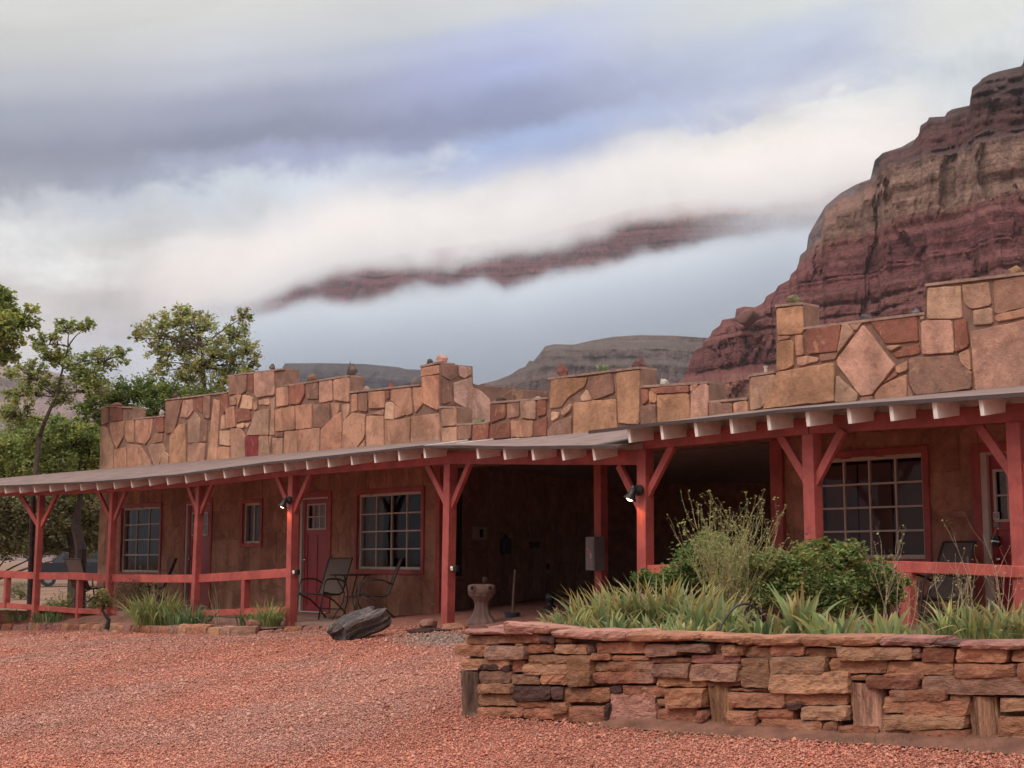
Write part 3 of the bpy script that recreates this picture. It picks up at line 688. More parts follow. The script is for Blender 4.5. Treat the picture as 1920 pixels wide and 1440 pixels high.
def door(pl, o, nlc, nlr, label, lite, knob=True):
    a0, a1, z0, z1 = o; hi = a1   # a increases to the left in the picture
    f = MB(); jw = .07
    fbox(f, pl, a1-jw, a1, z0, z1, -.02, .10); fbox(f, pl, a0, a0+.03, z0, z1, -.01, .10); fbox(f, pl, a0+.03, a1-jw, z1-.03, z1, -.01, .10)
    A0, A1, Z0, Z1 = a0+.035, a1-jw-.005, z0+.012, z1-.035
    d = MB(); w = A1-A0; h = Z1-Z0
    lz0, lz1 = Z0+h*lite[0], Z0+h*lite[1]; la0, la1 = A0+w*.14, A1-w*.14
    fbox(d, pl, A0, la0, Z0, Z1, .03, .075); fbox(d, pl, la1, A1, Z0, Z1, .03, .075)
    fbox(d, pl, la0, la1, lz1, Z1, .03, .075); fbox(d, pl, la0, la1, Z0, lz0, .042, .07)
    # raised stiles between the panels below the light
    mid = (la0+la1)/2
    fbox(d, pl, mid-.03, mid+.03, Z0+.12, lz0-.1, .03, .041); fbox(d, pl, la0, la1, lz0-.1, lz0, .031, .0415); fbox(d, pl, la0, la1, Z0, Z0+.12, .031, .0415)
    do = d.build('door', M['doorpaint'], lodge, bevel=.003); do['label'] = label
    f.build('door_frame', M['wframe'], do)
    c = MB()
    t = .10
    for q in ((a0-t, a0, z0, z1+t), (a1, a1+t, z0, z1+t), (a0, a1, z1, z1+t)): fbox(c, pl, *q, -.035, .0)
    c.build('casing', M['paint'], do, bevel=.004)
    wf = MB(); frame_rect(wf, pl, [la0-.015, la1+.015, lz0-.015, lz1+.015], .028, .02, .05)
    for i in range(1, nlc): a = la0+(la1-la0)*i/nlc; fbox(wf, pl, a-.009, a+.009, lz0+.013, lz1-.013, .028, .046)
    for j in range(1, nlr): z = lz0+(lz1-lz0)*j/nlr; fbox(wf, pl, la0+.013, la1-.013, z-.01, z+.01, .024, .05)
    wf.build('door_light_frame', M['wframe'], do)
    p = MB(); p.add([pl.pt(la0, lz0, .056), pl.pt(la1, lz0, .056), pl.pt(la1, lz1, .056), pl.pt(la0, lz1, .056)], [(0, 1, 2, 3)]); p.build('door_pane', M['glass'], do)
    bl = MB(); fbox(bl, pl, la0+.02, la1-.02, lz0, lz1, .10, .105); bl.build('door_blind', simple('lace', (.42, .38, .36), .9, .25, 26, 0), do)
    th = MB(); fbox(th, pl, a0+.03, a1-jw, z0-.005, z0+.012, -.03, .05); th.build('threshold', M['white'], do)
    kn = MB(); ka, kz = A1-.07, Z0+h*.46
    kn.lathe([(.0, -.02), (.03, -.018), (.03, .018), (0, .02)], 10, pl.pt(ka, kz, .01)); kn.bar(pl.pt(ka, kz, .03), pl.pt(ka, kz, -.03), .02, .02)
    kn.build('door_handle', M['chrome'], do, smooth=True)
    return do, (A0, A1, Z0, Z1)
door(PL, DA, 1, 2, 'red door half hidden by the porch post', (.70, .92))
door(PL, DB, 3, 2, 'red door with six-pane window behind the patio chair', (.735, .955))
dC, (A0, A1, Z0, Z1) = door(PR, DC, 2, 2, 'red door with lever handle at the right edge', (.66, .92))
def onplane(pl, x, y, b=0.0):
    a, z = pl.sz(x, y); return a, z
lk = MB(); a, z = PR.sz(1867, 1014); fbox(lk, PR, a-.035, a+.035, z-.05, z+.05, -.01, .03); lk.build('lock_plate', M['black'], dC, bevel=.004)
lv = MB(); lv.bar(PR.pt(a, z, .0), PR.pt(a, z, -.05), .02, .02); lv.bar(PR.pt(a+.01, z, -.05), PR.pt(a-.075, z-.012, -.05), .022, .018, UP); lv.build('lever_handle', M['chrome'], dC, bevel=.004)
sg = MB(); a, z = PR.sz(1866, 967); fbox(sg, PR, a-.032, a+.032, z-.04, z+.04, .016, .03); sgo = sg.build('no_smoking_sticker', M['white'], dC)
sr = MB(); cc = PR.pt(a, z, .0145)
pts = [cc + PR.d*math.cos(t)*.022 + UP*math.sin(t)*.026 for t in [i*math.pi/10 for i in range(21)]]
sr.tube(pts, .0028, 5); sr.bar(cc + PR.d*.015 + UP*.018, cc - PR.d*.015 - UP*.018, .005, .003); sr.bar(cc - PR.d*.014 + PR.n*.0012, cc + PR.d*.013 + PR.n*.0012, .006, .002)
sr.build('no_smoking_symbol', M['black'], sgo)
s2 = MB(); a, z = PR.sz(1866, 984); fbox(s2, PR, a-.03, a+.03, z-.025, z+.025, .016, .03); s2.build('blank_sticker', M['greybox'], dC)
# red corner trim of the carport opening
tr = MB(); fbox(tr, PR, aRj-.08, aRj+.10, .5, 2.98, -.06, .1); tr.build('corner_trim', M['paint'], lodge, bevel=.005); tr = MB()
a = PL.sz(829, 1000)[0]; fbox(tr, PL, aL1-.06, aL1+.05, .5, 3.2, -.05, .1)
tr.build('corner_trim', M['paint'], lodge, bevel=.005)

# ---- porch slab ---------------------------------------------------------------
POSTS = [(-150, 29.3, 934), (78, 28.0, 929), (214, 26.5, 923), (376, 24.1, 912), (551, 21.8, 892.5), (845, 18.7, 870)]
POSTR = [(1210, 15.3, 842.5), (1521, 13.58, 814.5), (1905, 12.37, 792), (2290, 11.3, 768)]
def pp(x, Y, y): p = at(x, y, Y); return p
eL = [pp(*p) for p in POSTS]; eM = [eL[-1], at(1210, 872, 15.3)]; eR = [pp(*p) for p in POSTR]
fl = MB()
def strip(mb, pts, z, k_in, k_out, th):
    for p, q in zip(pts[:-1], pts[1:]):
        P = [V((p.x, p.y, 0)) + LO*k_out, V((q.x, q.y, 0)) + LO*k_out, V((q.x, q.y, 0)) + N2*k_in, V((p.x, p.y, 0)) + N2*k_in]
        mb.hexa([v + UP*(z-th) for v in P] + [v + UP*z for v in P])
strip(fl, [eL[1].lerp(eL[2], .8)] + eL[2:], ZF, 3.2, -.03, .3)
strip(fl, [eM[0], eM[1]], ZF + .003, 9, -.1, .5)
strip(fl, eR, ZF + .006, 3.4, .1, .5)
fl.box((6.5, 26, ZF-.252), (15.2, 8, .5))
flo = fl.build('porch_slab', M['floor'], lodge)

# ---- porch timber ---------------------------------------------------------------
def gpost(p): return max(.35, float(gz(p.x, p.y))-.1)
def post(p, ztop, w=.115, z0=None, lean=(0, 0), name='post'):
    mb = MB(); z0 = gpost(p) if z0 is None else z0
    b = V((p.x + lean[0], p.y + lean[1], z0)); t = V((p.x, p.y, ztop)); h = w/2
    P = [b + D2*i*h + N2*j*h for i, j in ((-1,-1),(1,-1),(1,1),(-1,1))] + [t + D2*i*h + N2*j*h for i, j in ((-1,-1),(1,-1),(1,1),(-1,1))]
    mb.hexa(P)
    return mb.build(name, M['paint'], lodge, bevel=.006)
BH, BW = .165, .10
def beam(pts, name='beam'):
    for p, q in zip(pts[:-1], pts[1:]):
        mb = MB(); mb.bar(p + UP*BH/2, q + UP*BH/2 + (q-p).normalized()*.002, BW, BH); mb.build(name, M['paint'], lodge, bevel=.006)
beam(eL); beam(eM); beam(eR)
def brace(p, d, drop, run, zt):
    mb = MB(); a = V((p.x, p.y, zt-drop)) + d*.04; b = V((p.x, p.y, zt)) + d*run
    n_ = UP.cross((b-a).normalized()); mb.bar(a, b, .055, .085, up=UP); return mb.build('brace', M['paint'], lodge, bevel=.004)
leans = {1: (-.03, 0), 2: (-.03, .0), 3: (-.045, 0), 4: (0, 0), 5: (-.03, 0)}
for i, p in enumerate(eL):
    if i == 0: continue
    pr, nx2 = eL[i-1], eL[i+1] if i < len(eL)-1 else eM[1]
    post(p, p.z, .12 if i < 4 else .135, lean=leans.get(i, (0, 0)))
    dl = (pr-p); dl.z = 0; dl.normalize(); dr = (nx2-p); dr.z = 0; dr.normalize()
    s = [0, .55, .5, .42, .50, .52][i]
    brace(p, dl, s*1.15, s, p.z+.02); brace(p, dr, s*1.15, s, p.z+.02)
pM = eM[1]; dM = (eM[0]-pM); dM.z = 0; dM.normalize()
post(pM, eR[0].z, .135, lean=(-.02, 0)); brace(pM, dM, .56, .46, pM.z+.02); brace(pM, -D2, .52, .42, eR[0].z+.02)
for i in (1, 2, 3):
    p = eR[i]; post(p, p.z, .135); brace(p, D2, .50, .38, p.z+.02); brace(p, -D2, .50, .38, p.z+.02)
pi_ = at(1127, 1000, 18.9); post(V((pi_.x, pi_.y, 0)), 3.1, .135, z0=.5, name='inner_post')
# stone blocks under posts
# roof sheets ------------------------------------------------------------------
RT = .235     # roof underside above beam bottom
def off(pts, k): return [p + LO*k for p in pts]
def wallpt(p, pl, z): 
    s = (pl.p - V((p.x, p.y, 0))).dot(N2); q = p + N2*s; return V((q.x, q.y, z))
def resample(pts, wz, pl, n):
    out = []
    for i in range(len(pts)-1):
        m = max(1, int((pts[i+1]-pts[i]).length/.3))
        for j in range(m): out.append(pts[i].lerp(pts[i+1], j/m))
    out.append(pts[-1]); return out
def zL(t): return 3.60 - .2*t if t < .82 else 3.436 - (t-.82)/.18*.156
def zM(t): return 3.28 + .01*t
def roof(pts, pl, zfun, name, k=.46):
    ev = resample(off(pts, k), None, pl, 0); mb = MB(); ed = MB(); th = .028
    E = []; Wl = []
    for i, e in enumerate(ev):
        wz = zfun(i/(len(ev)-1)); w = wallpt(e, pl, wz); ez = e.z+RT; L = (w-e).length
        e2 = V((e.x, e.y, ez - (wz-ez)*k/(L) + (fbm([i*.35], [3.3], o=2)[0]-.5)*.022)); E.append(e2); Wl.append(w)
    n = len(E)
    for i in range(n-1):
        P = [E[i], E[i+1], Wl[i+1], Wl[i]]
        if (P[1]-P[0]).cross(P[3]-P[0]).z < 0: P = [P[1], P[0], P[3], P[2]]
        mb.hexa(P + [v + UP*th for v in P])
        a, b = E[i] + LO*.008 - UP*.004, E[i+1] + LO*.008 - UP*.004
        ed.add([a, b, b + UP*.037, a + UP*.037, a - LO*.006, b - LO*.006, b - LO*.006 + UP*.037, a - LO*.006 + UP*.037], [(0,1,2,3),(4,5,6,7),(0,1,5,4),(3,2,6,7)])
    r = mb.build(name, M['roof'], lodge); ed.build('drip_edge', M['roofedge'], r)
    return E, Wl
EL, WL_ = roof(eL, PL, zL, 'porch_roof')
EM, WM = roof([eM[0], eM[1]], PR, zM, 'porch_roof')
eR2 = [eR[0] + D2*.42] + eR[1:]
ER, WR = roof(eR2, PR, lambda t: 3.345 - .06*t, 'porch_roof')
# rafters ------------------------------------------------------------------------
def on_line(E, x):     # point on polyline E whose picture column is x
    best = None
    for p, q in zip(E[:-1], E[1:]):
        u0 = (p.x)/(p.y); u1 = q.x/q.y
        pa, qa = (p-CAM), (q-CAM)
        X0 = 960 + FPX*pa.x/(pa.y*CP+pa.z*SP); X1 = 960 + FPX*qa.x/(qa.y*CP+qa.z*SP)
        if (X0-x)*(X1-x) <= 0: return p.lerp(q, (x-X0)/(X1-X0))
    return None
def rafters(xs, E, pl, zfun, h=.14, xr=None):
    for i, x in enumerate(xs):
        e = on_line(E, x)
        if e is None: continue
        # find wall end height by fraction along
        fr = min(1, max(0, (x-xr[0])/(xr[1]-xr[0])))
        w = wallpt(e, pl, zfun(fr)); d = (w-e)
        a = e + d.normalized()*.05 - UP*(h/2+.004); b = w - d.normalized()*.05 - UP*(h/2+.004)
        a = a + D2*U(-.01, .01); mb = MB(); mb.bar(a, b, .042*U(.9, 1.1), h*U(.93, 1.03)); ob = mb.build('rafter', M['cream'], lodge, bevel=.003)
rafters([-54, -25, 5, 33, 60, 89, 118, 147, 178, 210, 242, 276, 309, 344, 380, 415, 453, 491, 529, 570, 611, 654, 698, 743, 790, 833], EL, PL, zL, xr=(-150, 845))
rafters([889, 941, 994, 1050, 1107, 1166], EM, PR, zM, xr=(845, 1210))
rafters([1173, 1235, 1298, 1364, 1434, 1508, 1585, 1664, 1746, 1835, 1930, 2030, 2130], ER, PR, lambda t: 3.345-.06*t, h=.15, xr=(1170, 2290))
# rails --------------------------------------------------------------------------
def rail(pts, h, w=.09, name='top_rail', mat_=None):
    for p, q in zip(pts[:-1], pts[1:]):
        mb = MB(); mb.bar(p, q + (q-p).normalized()*.004, w, h); mb.build(name, mat_ or M['railpaint'], lodge, bevel=.006)
def ev_at(x, E=eL): 
    p = on_line(E, x); return p.y
def rp(x, y, E=eL, k=.0):
    p = on_line(E, x)
    return at(x, y, p.y) + LO*k
rail([rp(x, y) for x, y in ((-140, 1070), (0, 1076), (76, 1080), (140, 1080), (212, 1084), (300, 1085), (370, 1085), (455, 1080), (546, 1074))], .14)
rail([rp(x, y) for x, y in ((-140, 1130), (0, 1134), (76, 1140), (140, 1145), (192, 1147))], .10, name='bottom_rail')
bl = MB(); bl.bar(rp(203, 1144), rp(221, 1149), .10, .085); bl.build('broken_rail_stub', M['railpaint'], lodge, bevel=.006)
rail([rp(x, y) for x, y in ((372, 1150), (455, 1147), (543, 1144))], .10, name='bottom_rail')
for x, yt, yb in ((12, 1080, 1140), (147, 1084, 1170), (459, 1082, 1160)):
    p = rp(x, yt); q = rp(x, yb); mb = MB(); mb.bar(V((q.x, q.y, q.z)), V((q.x, q.y, p.z)), .11, .11, up=N2); mb.build('rail_post', M['paint'], lodge, bevel=.006)
xsr = ((1205, 1069), (1300, 1066), (1500, 1060), (1640, 1062), (1700, 1063), (1800, 1066), (1905, 1072), (2100, 1076))
rail([rp(x, y, eR) for x, y in ((1215, 1069),) + xsr[1:]], .105)
for x, yt, yb in ((1705, 1068, 1185), (1360, 1072, 1200)):
    p = rp(x, yt, eR); q = rp(x, yb, eR); mb = MB(); mb.bar(V((q.x, q.y, .7)), V((q.x, q.y, p.z-.03)), .12, .12, up=N2); mb.build('rail_post', M['paint'], lodge, bevel=.006)
# ================================================================== cliffs, mesas
def ang(x, y): d = ray(x, y); return d.x/d.y, d.z/d.y
def massif(name, ridge, D, zb, nx, nz, cot, amp, fx, seed, mat_, label, back=60, rough=1.5, ledge=2.0, flute=1.0, blocky=0):
    rx = np.array([ang(*p)[0] for p in ridge]); rt = np.array([ang(*p)[1] for p in ridge])
    Dk = np.array([D(p[0]) if callable(D) else D for p in ridge], float)
    u = np.linspace(rx[0], rx[-1], nx)
    t = np.interp(u, rx, rt); Dd = np.interp(u, rx, Dk)
    zr = CAM.z + t*Dd
    zr = zr + rough*(fbm(u*fx*9, u*0+3, o=5, s=seed)-.5)*2
    if blocky:
        q = blocky; zq = np.floor(zr/q + .35*vn(u*Dd/q*.4, u*0, s=seed+77)); fr = zr/q - np.floor(zr/q); sm = np.clip((fr-.35)/.3, 0, 1); zr = zr*.6 + .4*q*(np.floor(zr/q) + sm*sm*(3-2*sm))
    w = np.linspace(0, 1, nz)[:, None]**.9
    Z = zb + (zr[None, :]-zb)*w
    zz = np.linspace(zb, zr.max()+5, 800)
    # cumulative setback: hard beds stand steep, soft beds lie back
    C = np.array([cot(z) for z in zz]); lay = vn(zz/ledge, zz*0, s=seed+40); C = C*(.35+1.35*np.clip((lay-.35)/.3, 0, 1)); O = np.concatenate([[0], np.cumsum((C[1:]+C[:-1])/2*np.diff(zz))]); O = O[-1]-O
    off = np.interp(Z, zz, O) - np.interp(zr, zz, O)[None, :]
    dep = zr[None, :]-Z
    Xm = u[None, :]*Dd[None, :]*np.ones_like(Z)
    a = fbm(Xm*fx + .5*fbm(Xm*fx*2, Z*fx, s=seed+3), Z*fx*.25, s=seed, o=8, g_=.56)                      # buttresses and gullies
    rdg = 1-np.abs(2*a-1)
    a2 = fbm(Xm*fx*5, Z*fx*3.5, s=seed+5, o=6, g_=.62)
    led = vn(Xm*fx*.6, Z*.30/ledge, s=seed+9) + .6*vn(Xm*fx*1.2, Z*.8/ledge, s=seed+11)    # bedding ledges
    fl_ = 1-np.abs(2*fbm(Xm*fx*3.3, Z*fx*.15, s=seed+21, o=4)-1)
    k = np.clip(dep/(amp*.55), 0, 1)**.8
    cliff = np.clip((.9-np.interp(Z, zz, C))/.6, 0, 1)
    bt = amp*(rdg-.55)*1.35 + amp*.5*(a-.5)
    if blocky:
        for q_, sh in ((blocky*1.5, .5), (blocky*.6, .35)):
            t_ = bt/q_ + .6*a2; fr = t_-np.floor(t_); sm = np.clip((fr-.5+sh*.25)/(sh*.5), 0, 1); bt = bt*(1-.75*cliff) + .75*cliff*q_*(np.floor(t_)+sm-.6*a2)
    fwd = off + k*(bt + amp*.34*(a2-.5)*(.45+.8*cliff) + ledge*(led-.8)*(.5+cliff)*.8 + flute*amp*.3*(fl_-.6)*cliff)
    fwd = np.maximum(fwd, -back*.3)
    Y = Dd[None, :]-fwd
    X = u[None, :]*Y
    # behind the rim the top runs back and down, closing the solid
    Xb = u*(Dd+back); 
    rows = [np.stack([X, Y, Z], -1)] + [np.stack([u*(Dd+back), Dd+back, zr-back*.12], -1)[None], np.stack([u*(Dd+back*1.2), Dd+back*1.2, zr*0+zb], -1)[None]]
    G = np.concatenate(rows, 0); ny = G.shape[0]
    ii = np.arange(ny*nx).reshape(ny, nx); f = np.stack([ii[:-1, :-1], ii[:-1, 1:], ii[1:, 1:], ii[1:, :-1]], -1).reshape(-1, 4)
    o = np_build(name, G.reshape(-1, 3), f, None, mat_, smooth=False)
    return tag(o, label, kind='structure')
def strata(name, stops, z0, z1, nscale, tint=(1, 1, 1), bd=1.0, tal=(.165, .066, .058)):
    def fn(k, p, out):
        P = pos(k); sp = k.n('ShaderNodeSeparateXYZ'); k.l(P, sp.inputs[0])
        n = k.noise(P, nscale, 6, .6); n2 = k.noise(P, nscale*8, 6, .7); 
        mp = k.n('ShaderNodeMapping'); k.l(P, mp.inputs[0]); mp.inputs['Scale'].default_value = (.12, .12, 2.2)
        bed = k.noise(mp.outputs[0], nscale*6, 5, .7)
        mv = k.n('ShaderNodeMapping'); k.l(P, mv.inputs[0]); mv.inputs['Scale'].default_value = (1.6, 1.6, .12)
        strk = k.noise(mv.outputs[0], nscale*7, 4, .65); n3 = k.noise(P, nscale*38, 4, .7)
        z = k.m('ADD', sp.outputs[2], k.m('MULTIPLY', k.m('SUBTRACT', n, .5), (z1-z0)*.04))
        z = k.m('ADD', z, k.m('MULTIPLY', k.m('SUBTRACT', bed, .5), (z1-z0)*.03))
        f = k.m('DIVIDE', k.m('SUBTRACT', z, z0), z1-z0, clamp=True)
        c = k.ramp(f, [(a, tuple(x*y for x, y in zip(cc, tint))) for a, cc in stops])
        c = mcol(k, c, k.m('ADD', k.rng(bed, .35, .65, .72, 1.22), k.m('MULTIPLY', k.m('SUBTRACT', n2, .5), .7)))
        c = mcol(k, c, k.rng(strk, .35, .65, .82, 1.15)); c = mcol(k, c, k.rng(n3, .3, .7, .72, 1.25))
        # loose red talus lies wherever the surface is not steep
        gn = k.n('ShaderNodeNewGeometry'); sn = k.n('ShaderNodeSeparateXYZ'); k.l(gn.outputs['True Normal'], sn.inputs[0])
        c = k.mix(k.rng(k.m('ADD', k.m('ABSOLUTE', sn.outputs[2]), k.m('MULTIPLY', k.m('SUBTRACT', n2, .5), .2)), .52, .78, 0, .42), c, k.mix(k.rng(f, .86, .90), tuple(x*y for x, y in zip(tal, tint)), tuple(x*.85 for x in stops[-1][1])))
        k.l(c, p.inputs['Base Color']); p.inputs['Roughness'].default_value = 1; p.inputs['Specular IOR Level'].default_value = .1
        bump(k, p, k.m('ADD', k.m('ADD', k.m('MULTIPLY', n2, .6), k.m('MULTIPLY', n3, .35)), k.m('ADD', k.m('MULTIPLY', bed, 1.3), k.m('MULTIPLY', strk, .5))), .9, bd)
    return mat(name, fn)
RED = (.125, .049, .050); RED2 = (.165, .073, .067); TAN = (.235, .155, .12); TAN2 = (.175, .11, .088); CAP = (.072, .048, .046); DRK = (.10, .045, .042)
# right-hand butte: rim at 360..420 m
m_r = strata('butte_rock', [(0, RED), (.12, RED2), (.2, RED), (.33, RED2), (.40, (.22,.11,.08)), (.46, RED), (.56, RED2), (.66, RED), (.735, RED2), (.755, TAN), (.80, TAN2), (.83, TAN), (.86, TAN2), (.885, CAP), (.93, DRK), (1, CAP)], 0, 134, .03)
ridge_r = [(1262, 735), (1285, 705), (1300, 665), (1318, 648), (1330, 632), (1355, 605), (1378, 600), (1380, 585), (1395, 578), (1415, 582), (1425, 575), (1440, 558), (1455, 545), (1480, 525), (1497, 500), (1520, 470), (1540, 445), (1545, 405), (1570, 380), (1600, 372), (1622, 352), (1640, 345), (1652, 305), (1668, 290), (1695, 285), (1720, 262), (1727, 238), (1742, 224), (1772, 220), (1785, 208), (1818, 200), (1822, 172), (1840, 150), (1875, 138), (1915, 128), (1922, 108), (1960, 100), (2050, 70), (2200, 40), (2450, 10)]
def cot_r(z):
    s = 0
    for (a, b, c) in ((0, 30, 1.15), (30, 44, .35), (44, 62, 1.1), (62, 70, .3), (70, 78, 1.1), (78, 86, .3), (86, 97, 1.0), (97, 117, .16), (117, 121, 1.3), (121, 150, .6)):
        if a <= z < b: return c
    return .6
DRX = lambda x: 455 - (x-1262)*.09
massif('butte', ridge_r, DRX, -1, 1000, 520, cot_r, 15, .028, 5, m_r, 'tall layered red and tan rock butte rising behind the lodge roof', rough=1.3, ledge=2.2, blocky=3.2)
# dark, hazier shoulder farther back along its left edge
m_r2 = strata('far_shoulder_rock', [(0, (.10,.07,.07)), (.5, (.13,.09,.085)), (1, (.09,.07,.07))], 40, 330, .012, bd=2, tal=(.09, .07, .065))
ridge_s = [(1485, 560), (1496, 500), (1500, 478), (1512, 468), (1516, 440), (1530, 415), (1548, 385), (1575, 362), (1605, 345), (1632, 335), (1640, 300), (1655, 286), (1690, 275), (1712, 262), (1790, 240), (1900, 260)]
massif('rock_shoulder', ridge_s, 900, -1, 260, 260, lambda z: .5 if (z*.02) % 1 < .6 else 1.0, 24, .02, 31, m_r2, 'grey hazy rock shoulder on the far left flank of the butte', rough=2.5, ledge=5)
# middle mesa behind the parapet
m_b = strata('grey_mesa_rock', [(0, (.17,.085,.075)), (.3, (.14,.08,.07)), (.55, (.10,.075,.07)), (.75, (.12,.09,.08)), (.88, (.10,.08,.08)), (1, (.075,.07,.062))], 100, 260, .012, bd=3, tal=(.085, .07, .058))
ridge_b = [(850, 740), (905, 722), (930, 716), (958, 705), (972, 695), (985, 690), (992, 679), (1000, 680), (1010, 668), (1022, 652), (1040, 648), (1075, 649), (1110, 641), (1150, 634), (1200, 631), (1260, 632), (1320, 636), (1360, 640), (1450, 640)]
def cot_b(z): return .9 if z < 150 else (.4 if z < 185 else (1.1 if z < 215 else .35))
massif('grey_mesa', ridge_b, 1350, -1, 560, 260, cot_b, 34, .010, 61, m_b, 'grey sloping mesa seen low between the parapet steps', rough=2.2, ledge=6)
m_a = strata('dark_mesa_rock', [(0, (.07,.06,.065)), (.6, (.06,.055,.065)), (.85, (.075,.065,.07)), (1, (.045,.045,.055))], 120, 260, .012, bd=3, tal=(.055, .052, .058))
ridge_a = [(340, 760), (440, 742), (505, 735), (524, 712), (529, 690), (534, 681), (600, 680.5), (680, 682), (747, 688), (762, 692), (790, 693), (840, 702), (920, 730)]
massif('dark_mesa', ridge_a, 1700, -1, 420, 160, lambda z: 1.0 if z < 200 else .3, 34, .008, 81, m_a, 'dark flat-topped mesa behind the left parapet', rough=1.0, ledge=6)
m_l = strata('pale_hill_rock', [(0, (.2,.13,.12)), (1, (.2,.14,.13))], 0, 400, .006, bd=3, tal=(.2, .14, .13))
ridge_l = [(-1500, 1045), (-1150, 860), (-900, 740), (-500, 690), (-200, 670), (-60, 684), (40, 688), (90, 694), (180, 720), (300, 745), (420, 760)]
massif('far_hill', ridge_l, 2300, -1, 200, 60, lambda z: 1.2, 60, .004, 91, m_l, 'faint pale hill at the far left horizon', rough=3, ledge=8)
# the escarpment that shows between two banks of cloud
m_f = strata('escarpment_rock', [(0, (.11,.025,.033)), (.35, (.13,.028,.034)), (.5, (.10,.034,.038)), (.62, (.14,.05,.05)), (.7, (.11,.034,.036)), (.78, (.12,.04,.04)), (.88, (.19,.085,.065)), (1, (.34,.18,.11))], 330, 640, .008, bd=4, tal=(.12, .035, .04))  # orange upper stops put a sunlit glow into the rock colour
ridge_f = [(440, 575), (520, 535), (600, 500), (800, 468), (1000, 443), (1200, 388), (1350, 368), (1460, 360), (1560, 345), (1660, 330), (1720, 325)]
massif('cloud_escarpment', ridge_f, 2450, 150, 900, 260, lambda z: .25 if (z*.012) % 1 < .62 else .95, 55, .006, 101, m_f, 'distant red escarpment showing through a gap between cloud banks', rough=4, ledge=9, flute=1.3)
# ------------------------------------------------------------------ air and cloud
def closed_box(name, lo_, hi_, m, label):
    mb = MB(); c = [(a+b)/2 for a, b in zip(lo_, hi_)]; mb.box(c, [b-a for a, b in zip(lo_, hi_)])
    o = mb.build(name, m); return tag(o, label, kind='stuff')
hm = bpy.data.materials.new('haze_air'); hm.use_nodes = True; t = hm.node_tree; t.nodes.clear(); k = NG(t)
pv_ = k.n('ShaderNodeVolumePrincipled'); pv_.inputs['Color'].default_value = (.80, .87, .97, 1); pv_.inputs['Density'].default_value = 0.75e-4; pv_.inputs['Anisotropy'].default_value = .0
ou = k.n('ShaderNodeOutputMaterial'); k.l(pv_.outputs[0], ou.inputs['Volume'])
closed_box('haze', (-2800, -2800, -3), (2800, 2900, 900), hm, 'thin damp morning haze over the whole valley')
# heterogeneous cloud bank hanging in front of the escarpment, open along a slanting gap
fm = bpy.data.materials.new('cloud_bank'); fm.use_nodes = True; t = fm.node_tree; t.nodes.clear(); k = NG(t)
P = pos(k); sp = k.n('ShaderNodeSeparateXYZ'); k.l(P, sp.inputs[0]); X, Y_, Z = sp.outputs
GX0, GX1 = ang(180, 500)[0], ang(1900, 500)[0]
def curve(pts):
    f = k.rng(k.m('DIVIDE', X, Y_), GX0, GX1, 0, 1, False)
    st = sorted((( ang(x, y)[0]-GX0)/(GX1-GX0), ang(x, y)[1]) for x, y in pts)
    r = k.ramp(f, [(min(1, max(0, a)), (b, b, b)) for a, b in st]); rr_ = k.n('ShaderNodeSeparateColor'); k.l(r, rr_.inputs[0]); return rr_.outputs[0]
lo_e = curve([(190, 640), (470, 585), (600, 552), (690, 553), (760, 530), (830, 535), (900, 522), (945, 538), (1010, 512), (1110, 500), (1200, 468), (1310, 452), (1420, 430), (1600, 420)])
hi_e = curve([(190, 615), (470, 570), (560, 528), (640, 503), (720, 498), (850, 496), (930, 478), (1040, 468), (1120, 445), (1190, 412), (1270, 400), (1360, 398), (1450, 392), (1530, 378), (1640, 350)])
nz1 = k.noise(P, .006, 6, .62, .3); nz2 = k.noise(P, .02, 4, .6)
wob = k.m('ADD', k.m('MULTIPLY', k.m('SUBTRACT', nz1, .5), .05), k.m('MULTIPLY', k.m('SUBTRACT', nz2, .5), .018))
tz = k.m('ADD', k.m('DIVIDE', k.m('SUBTRACT', Z, 1.55), Y_), wob)
PX = 1/2600
a = k.rng(tz, k.m('SUBTRACT', lo_e, 34*PX), k.m('ADD', lo_e, 4*PX), 1, 0)
nz3 = k.noise(P, .0042, 8, .68, .9); nz4 = k.noise(P, .013, 6, .7, .6)
rag = k.m('ADD', k.m('MULTIPLY', k.m('SUBTRACT', nz3, .5), .15), k.m('MULTIPLY', k.m('SUBTRACT', nz4, .5), .05))
tu = k.m('ADD', tz, rag)
fx0 = k.m('DIVIDE', X, Y_)
veil = k.m('MAXIMUM', k.m('MULTIPLY', k.rng(fx0, ang(1240, 400)[0], ang(1500, 400)[0]), .26), k.m('MULTIPLY', k.rng(fx0, ang(450, 500)[0], ang(560, 500)[0], 1, 0), .2))
b = k.rng(tz, k.m('SUBTRACT', hi_e, 14*PX), k.m('ADD', hi_e, 34*PX), 0, 1)
b = k.m('MAXIMUM', k.m('MULTIPLY', b, .75), veil)
d = k.m('MAXIMUM', a, b)
fx_ = k.m('DIVIDE', X, Y_)
edge = k.m('MULTIPLY', k.rng(fx_, ang(200, 500)[0], ang(430, 500)[0]), k.m('MULTIPLY', k.rng(tu, k.m('ADD', hi_e, 62*PX), k.m('ADD', hi_e, 185*PX), 1, 0), k.rng(k.m('ADD', fx0, k.m('MULTIPLY', rag, .5)), ang(1660, 300)[0], ang(1860, 300)[0], 1, 0)))
body = k.m('MAXIMUM', a, k.rng(k.m('ADD', nz3, k.m('MULTIPLY', k.m('SUBTRACT', nz4, .5), .5)), .40, .60, .16, 1.15))
edge = k.m('MULTIPLY', edge, body)
d = k.m('MULTIPLY', d, edge)
dens = k.m('MULTIPLY', d, .016)
